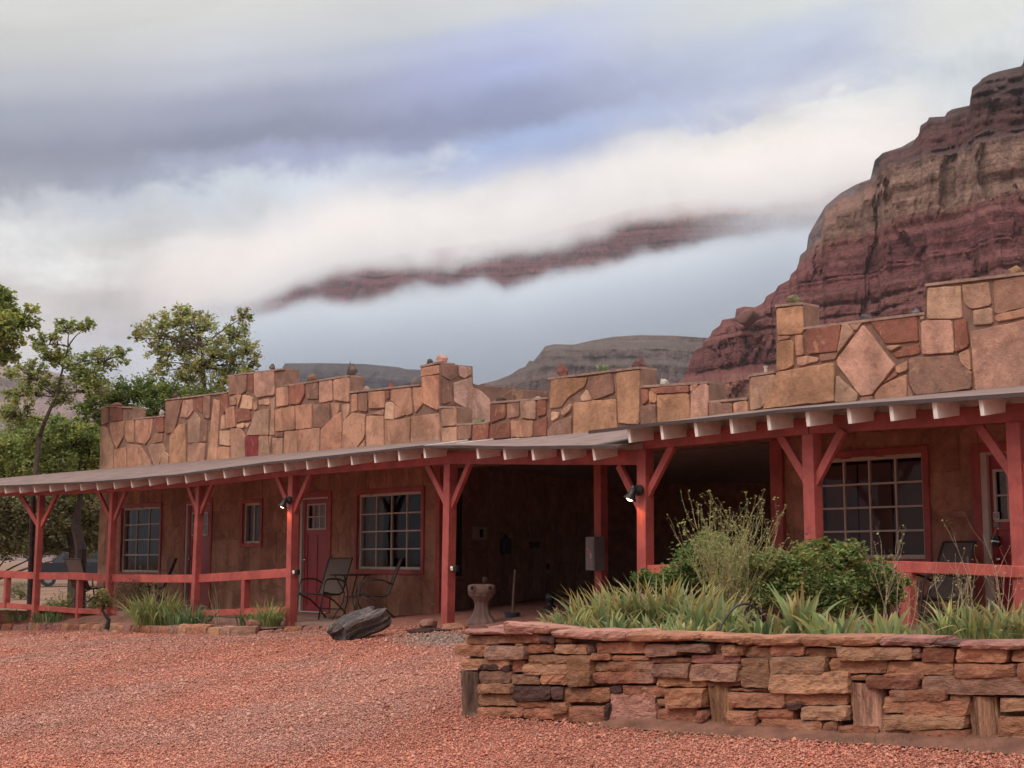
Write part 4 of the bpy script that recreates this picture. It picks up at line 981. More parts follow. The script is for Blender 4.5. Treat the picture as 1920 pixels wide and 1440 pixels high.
fv = k.n('ShaderNodeVolumePrincipled'); k.l(dens, fv.inputs['Density']); k.l(k.mix(k.rng(tz, k.m('SUBTRACT', lo_e, 6*PX), k.m('ADD', hi_e, 30*PX)), (.80, .87, .93), (.965, .965, .95)), fv.inputs['Color'])  # bluish base and cream top put dawn light into the cloud colour
ou = k.n('ShaderNodeOutputMaterial'); k.l(fv.outputs[0], ou.inputs['Volume'])
fm.cycles.volume_step_rate = 1.0
mb = MB()
y0, y1 = 1850, 2230
P4 = lambda Yq: [V((GX0*Yq, Yq, 3)), V((GX1*Yq, Yq, 3)), V((GX1*Yq, Yq, 1.55+ang(960, 90)[1]*Yq)), V((GX0*Yq, Yq, 1.55+ang(960, 360)[1]*Yq))]
A, B = P4(y0), P4(y1)
mb.add(A + B, [(0,1,2,3),(7,6,5,4),(0,4,5,1),(1,5,6,2),(2,6,7,3),(3,7,4,0)])
tag(mb.build('cloud_bank', fm), 'low cloud bank drifting across the escarpment', kind='stuff')
# ================================================================== planter wall
wa, wb = gp(905, 1342), gp(1920, 1398)
PW = Plane((wa.x, wa.y), (wa - wb)); 
if PW.n.y < 0: PW.n = -PW.n
print('WALL', wa, wb, [round(PW.px(x, y).z, 2) for x, y in ((880, 1170), (1200, 1185), (1900, 1197), (1900, 1400))])
planter = empty('planter_wall', (wa.x, wa.y, float(gz(wa.x, wa.y))), label='low dry-stacked planter wall of red sandstone with upright petrified logs', cat='wall')
def rough_block(mb, quad, plane, d0, d1, c, seed, amp=.012, rnd_=.03, step=.035, skew=0):
    """quad: 4 (a,z) corners bl, br, tr, tl in plane coordinates; d0 front (towards viewer, negative), d1 back"""
    q = [V(p) for p in quad]
    w = max((q[1]-q[0]).length, (q[2]-q[3]).length); h = max((q[3]-q[0]).length, (q[2]-q[1]).length); d = abs(d1-d0)
    nx, nz, ny = max(3, min(18, int(w/step))), max(3, min(12, int(h/step))), max(2, min(8, int(d/(step*1.6))))
    vid = {}; vs = []; 
    def vert(i, j, k):
        key = (i, j, k)
        if key in vid: return vid[key]
        a, b, e = i/nx, j/nz, k/ny
        p2 = (q[0]*(1-a)+q[1]*a)*(1-b) + (q[3]*(1-a)+q[2]*a)*b
        # round the corners
        m = (q[0]+q[1]+q[2]+q[3])/4
        ex, ez, ey = min(a, 1-a)*w, min(b, 1-b)*h, min(e, 1-e)*d
        r = rnd_
        def rr(x): return max(0, 1-x/r)
        sx = (rr(ez)**2 + (rr(ey)**2))*r*.35; szz = (rr(ex)**2 + rr(ey)**2)*r*.35; sy = (rr(ex)**2 + rr(ez)**2)*r*.45
        dirx = (q[1]-q[0]); dirx = dirx/max(dirx.length, 1e-6)
        p2 = p2 + dirx*(sx if a < .5 else -sx)*(1 if ex < r else 0) + V((0, szz if b < .5 else -szz))*(1 if ez < r else 0)
        dep = d0 + (d1-d0)*e + (sy if e < .5 else -sy)*(1 if ey < r else 0)
        P = plane.pt(p2.x, p2.y + skew*(dep-d0), dep)
        vid[key] = len(vs); vs.append(P); return vid[key]
    fs = []
    for i in range(nx):
        for j in range(nz):
            fs.append((vert(i,j,0), vert(i+1,j,0), vert(i+1,j+1,0), vert(i,j+1,0))); fs.append((vert(i,j,ny), vert(i,j+1,ny), vert(i+1,j+1,ny), vert(i+1,j,ny)))
    for i in range(nx):
        for k in range(ny):
            fs.append((vert(i,0,k), vert(i,0,k+1), vert(i+1,0,k+1), vert(i+1,0,k))); fs.append((vert(i,nz,k), vert(i+1,nz,k), vert(i+1,nz,k+1), vert(i,nz,k+1)))
    for j in range(nz):
        for k in range(ny):
            fs.append((vert(0,j,k), vert(0,j+1,k), vert(0,j+1,k+1), vert(0,j,k+1))); fs.append((vert(nx,j,k), vert(nx,j,k+1), vert(nx,j+1,k+1), vert(nx,j+1,k)))
    A = np.array([tuple(v) for v in vs]); s = seed*7.3
    f1 = 7; f2 = 26
    for ax, o_ in ((0, 0), (1, 31), (2, 57)):
        am = amp*(1.6 if ax != 2 else .8)
        A[:, ax] += am*((fbm(A[:,0]*f1+s+o_, A[:,1]*f1+s, A[:,2]*f1*2.6, o=3)-.5)*1.7 + (fbm(A[:,0]*f2+s, A[:,1]*f2+o_, A[:,2]*f2*2.6, o=3)-.5)*1.5)
    mb.add([tuple(v) for v in A], fs, c)
WCOL = {'': [(.41,.19,.115), (.36,.155,.095), (.44,.22,.13), (.30,.125,.08), (.40,.195,.115), (.46,.26,.16)], 'o': [(.42,.215,.12), (.40,.21,.125), (.43,.24,.15)], 'd': [(.12,.065,.055)], 'g': [(.35,.20,.145), (.32,.185,.135)], 'p': [(.44,.22,.17)], 'm': [(.35,.165,.135)]}
ROWS_A = '''90,252,318,305|325,240,605,300|610,245,700,300,d|670,278,800,305|35,318,240,388|245,320,508,412,g|505,308,688,370|692,308,920,372|970,295,1290,372|1298,310,1512,390,g|1520,305,1742,365,g|1750,305,1812,385,o|1818,310,1920,385,o|920,312,965,372,d|440,308,500,325|70,402,395,470,o|405,420,482,500|530,385,785,440,o|485,442,782,515,o|790,382,945,590,o|945,375,1070,415|942,425,1042,485|1078,385,1312,420|1050,422,1338,492|1322,398,1600,433|1348,437,1598,530,g|1605,377,1920,433,m|1602,437,1915,552,g|195,485,398,570,g|402,512,590,580,o|600,512,795,575|950,492,1360,570|1365,532,1695,590,o|1700,550,1920,588|195,572,415,635,o|420,590,665,685,d|675,590,755,680,d|738,600,1050,700|1140,585,1422,658|1440,606,1695,728|180,642,430,722|430,690,670,730|680,695,785,770|800,720,1035,822|1045,630,1355,845,p|1360,670,1438,720,o|1360,732,1635,825|1640,742,1692,830|185,728,480,795|485,735,790,802|1390,830,1700,890|1055,590,1135,630,d|200,440,395,482,d|1060,700,1040,840,d|1110,852,1380,900|850,835,1040,868'''
ROWS_B = '''0,318,105,385,o|107,330,278,400,o|285,318,505,392|510,335,725,400|735,325,1238,412|1242,340,1288,405,g|1295,325,1508,430|1525,335,1870,430|1885,350,2060,430|0,445,75,555,g|88,402,280,598,o|290,395,655,505|670,408,1050,505|1055,420,1505,515|1520,437,1915,530|1050,500,1230,525|1235,500,1300,540|285,490,805,636|805,512,920,550|925,517,1280,605|1295,512,1990,648,g|0,602,260,625|0,630,375,730|378,628,780,715|1080,608,1465,680|1470,640,1600,705|0,745,190,885|192,738,435,812|395,705,495,745,d|495,720,795,815|1035,655,1172,765|1165,682,1600,785|1795,665,2060,758|230,808,630,900|635,820,730,915|1035,770,1575,875|1785,790,2060,918|420,905,620,935|755,850,1005,935|1010,860,1190,935|1200,872,1580,965|1795,922,2060,1000|1130,965,1400,1010|1925,440,2100,560|2065,600,2300,760|1990,560,2200,640|2065,765,2300,900|1880,260,1881,261'''
stones = MB(); si = 0
for z, txt in (((860, 1120, 1920/540), ROWS_A), ((1380, 1120, 1920/540), ROWS_B)):
    for it in txt.split('|'):
        t_ = it.split(','); x0, y0, x1, y1 = map(float, t_[:4]); k_ = t_[4] if len(t_) > 4 else ''
        if x1 < x0: x0, x1 = x1, x0
        if x1-x0 < 10: continue
        g_ = 2.0
        X0, X1, Y0, Y1 = z[0]+(x0-g_)/z[2], z[0]+(x1+g_)/z[2], z[1]+(y0-g_)/z[2], z[1]+(y1+g_)/z[2]
        j = lambda s_=1.6: rnd.uniform(-s_, s_)
        q = [PW.sz(X0+j(), Y1+j()), PW.sz(X1+j(), Y1+j()), PW.sz(X1+j(), Y0+j()), PW.sz(X0+j(), Y0+j())]
        q = [(a, max(zz, .0)) for a, zz in q]
        c = jt(rnd.choice(WCOL[k_]), .66, 1.2)
        rough_block(stones, q, PW, -.10 + U(-.025, .03), .08, c, si, amp=.010, rnd_=.010, step=.026); si += 1
stones.build('ledge_stones', M['rock'], planter, smooth=False)
CAPS = [((100,205),(240,185),(575,225),(560,245),(120,245),'m',.34,-.02), ((385,150),(410,140),(700,185),(690,240),(560,236),'p',.52,-.06), ((700,213),(780,190),(1200,215),(1198,292),(702,266),'p',.44,0), ((1205,225),(1250,226),(1670,234),(1668,282),(1208,298),'',.40,0), ((1672,240),(1700,240),(1948,250),(1945,308),(1675,285),'',.38,0)]
CAPB = [(75,256,150,318,''), (158,250,498,322,''), (502,250,1015,325,''), (1012,258,1365,322,'m'), (1365,288,1550,322,'d'), (1550,286,2010,345,'m'), (2015,290,2400,350,'')]
ci = 0
for c5 in CAPS:
    pts = c5[:5]; k_, dep, sk = c5[5:]
    z = (860, 1120, 1920/540); xs = [p[0] for p in pts]
    f = lambda x, y: PW.sz(z[0]+x/z[2], z[1]+y/z[2])
    yt0, yt1 = pts[0][1], pts[2][1]
    q = [f(min(xs), max(pts[4][1], yt0+38)), f(max(xs), pts[3][1]), f(max(xs), yt1), f(min(xs), yt0)]
    mb = MB(); rough_block(mb, q, PW, -.15, -.15+dep, jt(WCOL[k_][0], .95, 1.1), 200+ci, amp=.010, rnd_=.02, skew=sk); ci += 1
    mb.build('capstone', M['rock'], planter)
for (x0, y0, x1, y1, k_) in CAPB:
    z = (1380, 1120, 1920/540); f = lambda x, y: PW.sz(z[0]+x/z[2], z[1]+y/z[2])
    mb = MB(); rough_block(mb, [f(x0, y1), f(x1, y1), f(x1, y0), f(x0, y0)], PW, -.13-U(0, .03), .24, jt(WCOL[k_][0], .9, 1.1), 230+ci, amp=.010, rnd_=.02); ci += 1
    mb.build('capstone', M['rock'], planter)
for (zx, x0, y0, x1, y1, lean, cc) in ((860, 50, 485, 195, 785, 0, (.17,.105,.075)), (860, 1705, 575, 1850, 890, .0, (.42,.23,.13)), (1380, 805, 562, 1040, 850, 0, (.44,.24,.17)), (1380, 1590, 650, 1790, 1030, 0, (.40,.22,.14)), (1380, 2300, 650, 2500, 1050, 0, (.34,.22,.15))):
    s_ = 1920/540; f = lambda x, y: PW.sz(zx+x/s_, 1120+y/s_)
    a0, zb_ = f(x0, y1); a1, _ = f(x1, y1); _, zt_ = f(x0, y0); ca = (a0+a1)/2; r = abs(a1-a0)/2
    mb = MB(); n = 22; m = 14
    vs = []
    ph = U(0, 9); n = 44
    for i in range(m+1):
        zz = zb_ - .04 + (zt_-zb_+.04)*i/m
        for kk in range(n):
            an = 2*math.pi*kk/n
            rr = r*(1 + .26*(float(fbm([math.cos(an)*2.2+ph], [math.sin(an)*2.2], [zz*1.2], o=4)[0])-.5)*2 - .16*abs(float(vn([math.cos(an)*5+ph], [math.sin(an)*5], [zz*1.5+ph])[0])*2-1) + (.06 if i < 3 else 0) + U(-.02, .02))
            vs.append(PW.pt(ca + rr*math.cos(an) + .03*(i/m-.5), zz, .02 + rr*math.sin(an)*.8 - .03))
    fs = [(i*n+k, i*n+(k+1)%n, (i+1)*n+(k+1)%n, (i+1)*n+k) for i in range(m) for k in range(n)] + [tuple(m*n+k for k in range(n))]
    mb.add(vs, fs, cc); mb.build('petrified_log', M['log'], planter)
# earth core behind the stones, side return towards the porch, soil inside
kore = MB(); aA = PW.sz(893, 1250)[0]; aB = PW.sz(2500, 1250)[0]
ztop = 1.045
core(kore, PW, [(aA, .1), (aB, .1), (aB, ztop-.04), (aA, ztop-.04)], .24, back=.015)
cor = PW.pt(aA, 0, .03); endp = V((eM[1].x-.1, eM[1].y-.5, 0)); dirr = (endp-cor).normalized()
PRt = Plane((cor.x, cor.y), dirr)
if PRt.n.x < 0: PRt.n = -PRt.n
Lr = (endp-cor).length
core(kore, PRt, [(0, .1), (Lr, .1), (Lr, .92), (0, ztop-.05)], .25, back=.05)
kore.build('earth_core', M['soil'], planter)
rets = MB(); a = 0
while a < Lr:
    w = U(.3, .6); zz = .3
    while zz < .85:
        h = U(.09, .16); rough_block(rets, [(a, zz), (a+w*.97, zz), (a+w*.97, zz+h-.01), (a, zz+h-.01)], PRt, -.1, .1, jt(rnd.choice(WCOL['']), .85, 1.15), 300+int(a*10)+int(zz*77), step=.06); zz += h
    a += w
rets.build('return_stones', M['rock'], planter)
a = .35
while a < Lr-.2:
    w = U(.4, .7); mb = MB(); zt_ = 1.05 - .12*a/Lr
    rough_block(mb, [(a, zt_-.06), (a+w, zt_-.06), (a+w, zt_), (a, zt_)], PRt, -.1, .3, jt(WCOL['m'][0], .9, 1.1), 400+int(a*10), step=.06); mb.build('capstone', M['rock'], planter); a += w+.02
# soil sheet in the planter
def zs(p): return 1.0
soil = MB(); pts = [PW.pt(aA-.1, 0, .12), PW.pt(aB, 0, .12), V((eR[3].x, eR[3].y, 0)) + N2*.2, V((eR[2].x, eR[2].y, 0)) + N2*.1, V((eM[1].x, eM[1].y, 0)) + N2*.1, endp + PRt.n*.1]
cen = sum(pts, V((0, 0, 0)))/len(pts); ss = []
def inpoly(p, poly):
    c = False; n = len(poly)
    for i in range(n):
        a, b = poly[i], poly[(i+1)%n]
        if (a.y > p.y) != (b.y > p.y) and p.x < (b.x-a.x)*(p.y-a.y)/(b.y-a.y)+a.x: c = not c
    return c
x0, x1 = min(p.x for p in pts), max(p.x for p in pts); y0, y1 = min(p.y for p in pts), max(p.y for p in pts)
st = .09; nxx, nyy = int((x1-x0)/st)+1, int((y1-y0)/st)+1
idm = {}
def soilz(x, y): return .965 + .09*(float(fbm([x*1.7], [y*1.7], o=3)[0])-.5) + .03*(float(vn([x*9], [y*9])[0])-.5)
for i in range(nxx):
    for j in range(nyy):
        if inpoly(V((x0+(i+.5)*st, y0+(j+.5)*st, 0)), pts):
            ids = []
            for di, dj in ((0,0),(1,0),(1,1),(0,1)):
                k_ = (i+di, j+dj)
                if k_ not in idm:
                    xx, yy = x0+k_[0]*st, y0+k_[1]*st; idm[k_] = len(soil.v); soil.v.append((xx, yy, soilz(xx, yy)))
                ids.append(idm[k_])
            soil.f.append(tuple(ids)); soil.c.append((1, 1, 1))
tag(soil.build('planter_soil', M['soil'], smooth=True), 'dry reddish soil filling the raised planter', kind='structure')
# ---- left flower bed with its stone edging --------------------------------------
KB = [(-160, 1186), (0, 1182), (60, 1181), (160, 1183), (250, 1187), (330, 1190), (430, 1192), (480, 1190), (530, 1186), (600, 1180)]
kp = [gp(x, y) for x, y in KB]
edging = empty('stone_edging', tuple(kp[4]), label='low border of flat red stones edging the flower bed by the left railing', cat='stone edging')
ez = []
for i in range(len(kp)-1):
    p, q = kp[i], kp[i+1]; L = (q-p).length; s_ = 0; d_ = (q-p).normalized()
    while s_ < L-.05:
        w = min(U(.25, .6), L-s_); a = p + d_*s_; b = p + d_*(s_+w*.97); pl_ = Plane((a.x, a.y), V((b.x-a.x, b.y-a.y)))
        if pl_.n.y < 0: pl_.n = -pl_.n
        ll = (V((b.x, b.y, 0))-V((a.x, a.y, 0))).length; hgt = U(.12, .17) if i < 7 else U(.05, .09)
        mb = MB(); rough_block(mb, [(0, a.z-.06), (ll, b.z-.06), (ll, b.z+hgt), (0, a.z+hgt)], pl_, 0, .2, jt(rnd.choice(WCOL[rnd.choice(['', '', 'g', 'm'])]), .85, 1.15), 500+i*20+int(s_*10), step=.05)
        mb.build('edging_stone', M['rock'], edging); s_ += w
bed = MB()
outl = [V((p.x, p.y, p.z+.07)) + V((0, .12, 0)) for p in kp]
for i in range(len(outl)-1):
    a, b = outl[i], outl[i+1]
    ia = on_line(eL, max(-140, min(560, KB[i][0]+20))) ; ib = on_line(eL, max(-140, min(560, KB[i+1][0]+20)))
    ia = V((ia.x, ia.y, .54)) + N2*.12; ib = V((ib.x, ib.y, .54)) + N2*.12
    bed.add([a, b, ib, ia], [(0, 1, 2, 3)])
from mathutils.bvhtree import BVHTree
BEDT = BVHTree.FromPolygons([tuple(v) for v in bed.v], bed.f)
tag(bed.build('flower_bed_soil', M['soil']), 'strip of red soil between the stone edging and the porch', kind='structure')
# dirt strip at the foot of the planter wall
dirt = MB(); dl = [(911, 1346), (1000, 1350), (1090, 1358), (1160, 1368), (1280, 1378), (1380, 1386), (1500, 1392), (1605, 1399), (1760, 1407), (1920, 1422), (2100, 1445)]
for i in range(len(dl)-1):
    a, b = gp(*dl[i]), gp(*dl[i+1]); c_ = PW.px(dl[i+1][0], 1380); d_ = PW.px(dl[i][0], 1380)
    for v_ in (c_, d_): v_.z = float(gz(v_.x, v_.y)) + .07
    dirt.add([a + UP*.012, b + UP*.012, c_, d_], [(0, 1, 2, 3)])
tag(dirt.build('soil_strip', M['soil']), 'bare damp soil along the foot of the planter wall', kind='structure')
# ---- loose crushed stone ---------------------------------------------------------
rng_ = np.random.default_rng(5)
N_ = 225000
Yp = 6.4 + 21*rng_.random(N_*3)**1.6; ux = rng_.uniform(-.52, .45, N_*3); Xp = ux*Yp
Zp = gz(Xp, Yp)
col_px = 960 + FPX*Xp/(Yp*CP + (Zp-1.55)*SP)
row_px = 720 - FPX*((Zp-1.55)*CP - Yp*SP)/(Yp*CP + (Zp-1.55)*SP)
bx = [-400, 0, 160, 330, 480, 545, 620, 700, 760, 880, 884, 911, 1090, 1160, 1280, 1380, 1605, 1920, 2400]
by = [1186, 1184, 1185, 1193, 1195, 1188, 1181, 1180, 1178, 1176, 1343, 1345, 1355, 1363, 1374, 1382, 1396, 1420, 1462]
lim = np.interp(col_px, bx, by)
keep = (row_px > lim + rng_.normal(0, 3.5, len(row_px))) & (row_px < 1520)
sel = np.where(keep)[0][:N_]
Xp, Yp, Zp, rpx, cpx = Xp[sel], Yp[sel], Zp[sel], row_px[sel], col_px[sel]; n = len(sel)
base_v = np.array([(1,0,-.2),(.3,.95,0),(-.85,.5,-.1),(-.7,-.7,.1),(.4,-.9,-.1),(.1,.1,.8),(0,-.1,-.6)])
base_f = np.array([(0,1,5),(1,2,5),(2,3,5),(3,4,5),(4,0,5),(1,0,6),(2,1,6),(3,2,6),(4,3,6),(0,4,6)])
sc = rng_.uniform(.005, .0132, n)*(.85+.25*rng_.random(n)**3+1.1*(rng_.random(n) > .985))*np.interp(Yp, [7, 18], [.82, 1.35]); th = rng_.uniform(0, 2*np.pi, n)
Vt = base_v[None] * (1 + rng_.uniform(-.35, .35, (n, 7, 3))); Vt[:, :, 2] *= rng_.uniform(.45, .95, n)[:, None]
tl = rng_.normal(0, .45, n); c_, s_ = np.cos(tl), np.sin(tl); Yv = Vt[:, :, 1]*c_[:, None]-Vt[:, :, 2]*s_[:, None]; Zv = Vt[:, :, 1]*s_[:, None]+Vt[:, :, 2]*c_[:, None]
Xr = Vt[:, :, 0]*np.cos(th)[:, None]-Yv*np.sin(th)[:, None]; Yr = Vt[:, :, 0]*np.sin(th)[:, None]+Yv*np.cos(th)[:, None]
A = np.stack([Xr, Yr, Zv], -1)*sc[:, None, None] + np.stack([Xp, Yp, Zp + sc*.45 + .012*rng_.random(n)], -1)[:, None, :]
Fc = (base_f[None] + (np.arange(n)*7)[:, None, None]).reshape(-1, 3)
pal = np.array([(.57,.225,.155), (.53,.205,.14), (.60,.265,.185), (.47,.17,.115), (.61,.33,.245), (.36,.13,.095), (.55,.30,.225)])
cc = pal[rng_.choice(len(pal), n, p=[.26, .24, .17, .14, .07, .07, .05])]*rng_.uniform(.8, 1.2, (n, 1))
grey = np.clip(fbm(Xp*.35+4, Yp*.35, o=3, s=8)*2.2-1.05, 0, .32)*np.clip((1300-cpx)/700, 0, 1)
grey = np.maximum(grey, np.clip(1-np.hypot((cpx-830)/120, (rpx-1200)/22), 0, .9)*1.3)[:, None].clip(0, .95)
cc = cc*(1-grey) + cc.mean(1, keepdims=True)*np.array([1.15, .93, .80])*grey*1.05
trk_ = fbm((Xp*.8-Yp*.35)*1.6, (Xp*.35+Yp*.8)*.16, o=3, s=18)
wgt = (1 + .12*(fbm(Xp*1.1, Yp*2.5, o=3, s=12)-.5)*2 - .15*np.clip((trk_-.55)/.12, 0, 1)*(.5+.5*vn(Xp*2, Yp*2)))[:, None]
grav = np_build('gravel', A.reshape(-1, 3), Fc, np.repeat(cc*wgt, len(base_f), 0), simple('crushed_stone', (1, 1, 1), .9, .12, 40, 0, attr=True, spec=.2))
tag(grav, 'loose reddish-pink crushed stone covering the yard', kind='stuff')
# ================================================================== plants
def soil_at(x, y): return soilz(x, y)
def iris(name, base, n, h, spread, seed, label, cat='iris plant', group=None, w=.016, pal=None, tip=.35, droop=.5, parent=None, stiff=0.0):
    r = np.random.default_rng(seed); base = V(base); vs = []; fs = []; cs = []
    pal = pal or [(.095,.16,.055), (.12,.19,.07), (.075,.13,.06), (.16,.21,.07)]
    for b in range(n):
        a = r.uniform(0, 2*np.pi); rad = spread*math.sqrt(r.random()); p0 = V((base.x + rad*math.cos(a), base.y + rad*math.sin(a)*.8, base.z-.01))
        L = h*r.uniform(.6, 1.12); lean = r.uniform(.05, .55)*(1-stiff*.5) + rad/spread*.22; phi = a + r.normal(0, .7); side = V((-math.sin(phi + r.normal(0, .6)), math.cos(phi + r.normal(0, .6)), 0)).normalized()
        ww = w*r.uniform(.7, 1.25); dr = droop*r.random()**2.2; kink = r.random() < .14
        c0 = np.array(pal[r.integers(len(pal))])*r.uniform(.8, 1.25); ct = np.array([(.42,.33,.11), (.38,.24,.10), (.45,.38,.22)][r.integers(3)])
        old = r.random() < tip; K = 7; p = p0; an = lean*.35; bi = len(vs)
        for i in range(K):
            t = i/(K-1); wi = ww*(.75 + .45*math.sin(min(1, t*1.5)*1.57))*(1 if t < .62 else max(.03, (1-t)/.38))
            if i:
                an += (lean*.32 + dr*1.2*t**2)/1.6 + (1.1 if kink and i == 4 else 0); p = p + (V((math.cos(phi), math.sin(phi), 0))*math.sin(an) + UP*math.cos(an))*(L/(K-1))
            vs += [tuple(p - side*wi), tuple(p + V((math.cos(phi), math.sin(phi), 0))*wi*.25), tuple(p + side*wi)]
            if i:
                f = bi+3*(i-1); fs += [(f, f+1, f+4, f+3), (f+1, f+2, f+5, f+4)]
                m = np.clip((t-.55)/.35, 0, 1)*(.9 if old else .12); cc_ = c0*(1-m)+ct*m; cs += [cc_, cc_*1.08]
    o = np_build(name, vs, fs, cs, M['leaf'], parent=parent, loc=(0, 0, 0) if parent else tuple(base))
    if parent is None: tag(o, label, cat, group)
    return o
def leafcloud(pts, size, pal, seed, flat=.4, asp=.55):
    """pts (N,3) -> folded leaf faces"""
    r = np.random.default_rng(seed); n = len(pts); pts = np.asarray(pts)
    u = r.normal(size=(n, 3)); u[:, 2] *= flat; u /= np.linalg.norm(u, axis=1, keepdims=True)
    w = r.normal(size=(n, 3)); w -= (w*u).sum(1, keepdims=True)*u; w /= np.linalg.norm(w, axis=1, keepdims=True)
    nn = np.cross(u, w); s = size*r.uniform(.6, 1.3, (n, 1)); a = asp
    A = np.stack([pts-u*s, pts-w*s*a+nn*s*.12, pts+u*s, pts+w*s*a+nn*s*.12], 1)
    f = np.arange(n*4).reshape(n, 4)
    pal = np.array(pal); c = pal[r.integers(len(pal), size=n)]*r.uniform(.75, 1.3, (n, 1))
    return A.reshape(-1, 3), f, c
def blobpts(blobs, seed, sub=.28, shell=.5):
    """blobs: (centre, (rx,ry,rz), n, nsub)"""
    r = np.random.default_rng(seed); out = []; subs = []; bid = []
    for bi_, (c, rad, n, ns) in enumerate(blobs):
        d = r.normal(size=(ns, 3)); d /= np.linalg.norm(d, axis=1, keepdims=True); q = r.random(ns)**shell
        sc_ = np.array(c)[None] + d*q[:, None]*np.array(rad)[None]; subs += [(tuple(x), bi_) for x in sc_]
        k_ = r.integers(ns, size=n); rr_ = np.mean(rad)*sub*r.uniform(.5, 1.4, ns)
        out.append(sc_[k_] + r.normal(size=(n, 3))*rr_[k_][:, None]*np.array([.6, .6, .5])); bid.append(k_ + 1000*bi_)
    return np.concatenate(out), subs, np.concatenate(bid)
def bez(a, b, sag, n=5, rr=None):
    rr = rr or rnd; a = V(a); b = V(b); L = (b-a).length; m = (a+b)/2 + V((rr.uniform(-.12, .12)*L, rr.uniform(-.12, .12)*L, sag*L)); 
    return [a*(1-t)**2 + m*2*t*(1-t) + b*t*t for t in [i/n for i in range(n+1)]]
def woody(name, base, trunk_pts, blobs, leaf, pal, seed, label, cat, r0=.12, sub=.3, group=None, bark=None, asp=.5, twr=.010, lim_=.26, shell=.5, limbs=True, flat=.5):
    rr = random.Random(seed)
    root = empty(name, base, label=label, cat=cat, group=group)
    P, subs, bid = blobpts(blobs, seed, sub, shell)
    tr = MB(); tp = [V(p) for p in trunk_pts]; tr.tube(tp, [r0*(1-.78*i/(len(tp)-1)) for i in range(len(tp))], 8)
    tip = tp[-1]
    hubs = []
    for (c, rad, n, ns) in blobs:
        # limb leaves the trunk at the point nearest below the blob
        s_ = min(tp[len(tp)//3:], key=lambda q: (q-V(c)).length + max(0, q.z-c[2])*2)
        e = V(c) - UP*rad[2]*.3; pts = bez(s_, e, .08, 6, rr); tr.tube(pts, [r0*lim_*(1-.13*i) for i in range(7)], 6); hubs.append(pts)
    for (sp_, b) in subs:
        pts = hubs[b]; s_ = min(pts[2:], key=lambda q: (q-V(sp_)).length)
        tr.tube(bez(s_, sp_, rr.uniform(-.05, .1), 4, rr), [twr*1.6, twr*1.2, twr, twr*.7, twr*.4], 4, cap=False)
    tr.build('trunk', bark or M['bark'], root)
    v, f, c = leafcloud(P, leaf, pal, seed, asp=asp, flat=flat)
    rg = np.random.default_rng(seed+1); tone = rg.uniform(.72, 1.3, 200000)[bid % 200000]; warm = rg.random(200000)[bid % 200000]
    c = c*tone[:, None]*(1 + np.array([.25, .08, -.1])[None]*(warm[:, None] > .7))
    np_build('crown', v, f, c, M['leaf'], parent=root)
    return root
GRN = [(.21,.28,.085), (.26,.33,.10), (.16,.225,.07), (.32,.36,.125)]
OLV = [(.36,.39,.17), (.40,.42,.20), (.29,.33,.13), (.44,.43,.25)]
DGR = [(.05,.085,.03), (.07,.11,.04), (.04,.07,.03)]
DUS = [(.19,.19,.09), (.15,.16,.075), (.24,.22,.12)]
def bl(x, y, Y, rx, rz, n, ns, ry=None):   # a crown lobe centred on this spot of the view, at its own distance; radii in metres
    p = at(x, y, Y); return (tuple(p), (rx, ry or rx, rz), n, ns)
def trk(*a): return [at(x, y, Y) for x, y, Y in a]
def g_at(x, y, Y): p = at(x, y, Y); return V((p.x, p.y, float(gz(p.x, p.y))))
S38 = 38/2600
def tree(name, Y, base, trunk, lobes, leaf, pal, seed, label, cat='tree', dens=60, **kw):
    b = g_at(base[0], base[1], Y); tp = [b - UP*.1] + [at(x, y, Y + U(-.3, .3)) for x, y in trunk]; k_ = Y/2600
    L = []
    for (x, y, rx, ry) in lobes:
        vol = rx*ry; dY = U(-1, 1)*rx*k_*.6; L.append((tuple(at(x, y, Y+dY)), (rx*k_, rx*k_*.9, ry*k_), int(vol*dens/60*1.75), max(12, int(vol/30))))
    return woody(name, tuple(b), tp, L, leaf, pal, seed, label, cat, **kw)
tree('leafy_tree', 24, (-120, 1150), [(-110, 900), (-80, 760), (-60, 680)], [(-10, 610, 50, 40), (45, 595, 34, 24), (10, 570, 28, 26), (-40, 560, 60, 40), (-20, 650, 40, 30), (15, 668, 26, 18), (-60, 700, 60, 50), (20, 640, 22, 14), (-5, 540, 14, 12), (-130, 600, 70, 50), (-170, 680, 70, 50), (-110, 760, 60, 40), (-200, 620, 60, 50)], .040, GRN, 21, 'green tree reaching in over the left edge of the view', r0=.14, dens=52, sub=.3)
tree('tall_sparse_tree', 31, (60, 1060), [(62, 930), (74, 820), (84, 790), (104, 745), (118, 690), (128, 650)], [(85, 640, 30, 22), (130, 615, 34, 18), (165, 608, 24, 12), (105, 668, 42, 30), (60, 700, 34, 30), (150, 690, 36, 30), (45, 735, 36, 24), (195, 672, 40, 24), (225, 665, 24, 18), (175, 720, 44, 34), (110, 735, 40, 30), (30, 770, 40, 28), (20, 700, 22, 14)], .045, GRN + OLV[:1], 22, 'tall thin-leaved tree with a dark leaning trunk left of the lodge', r0=.07, dens=27, sub=.25, lim_=.30)
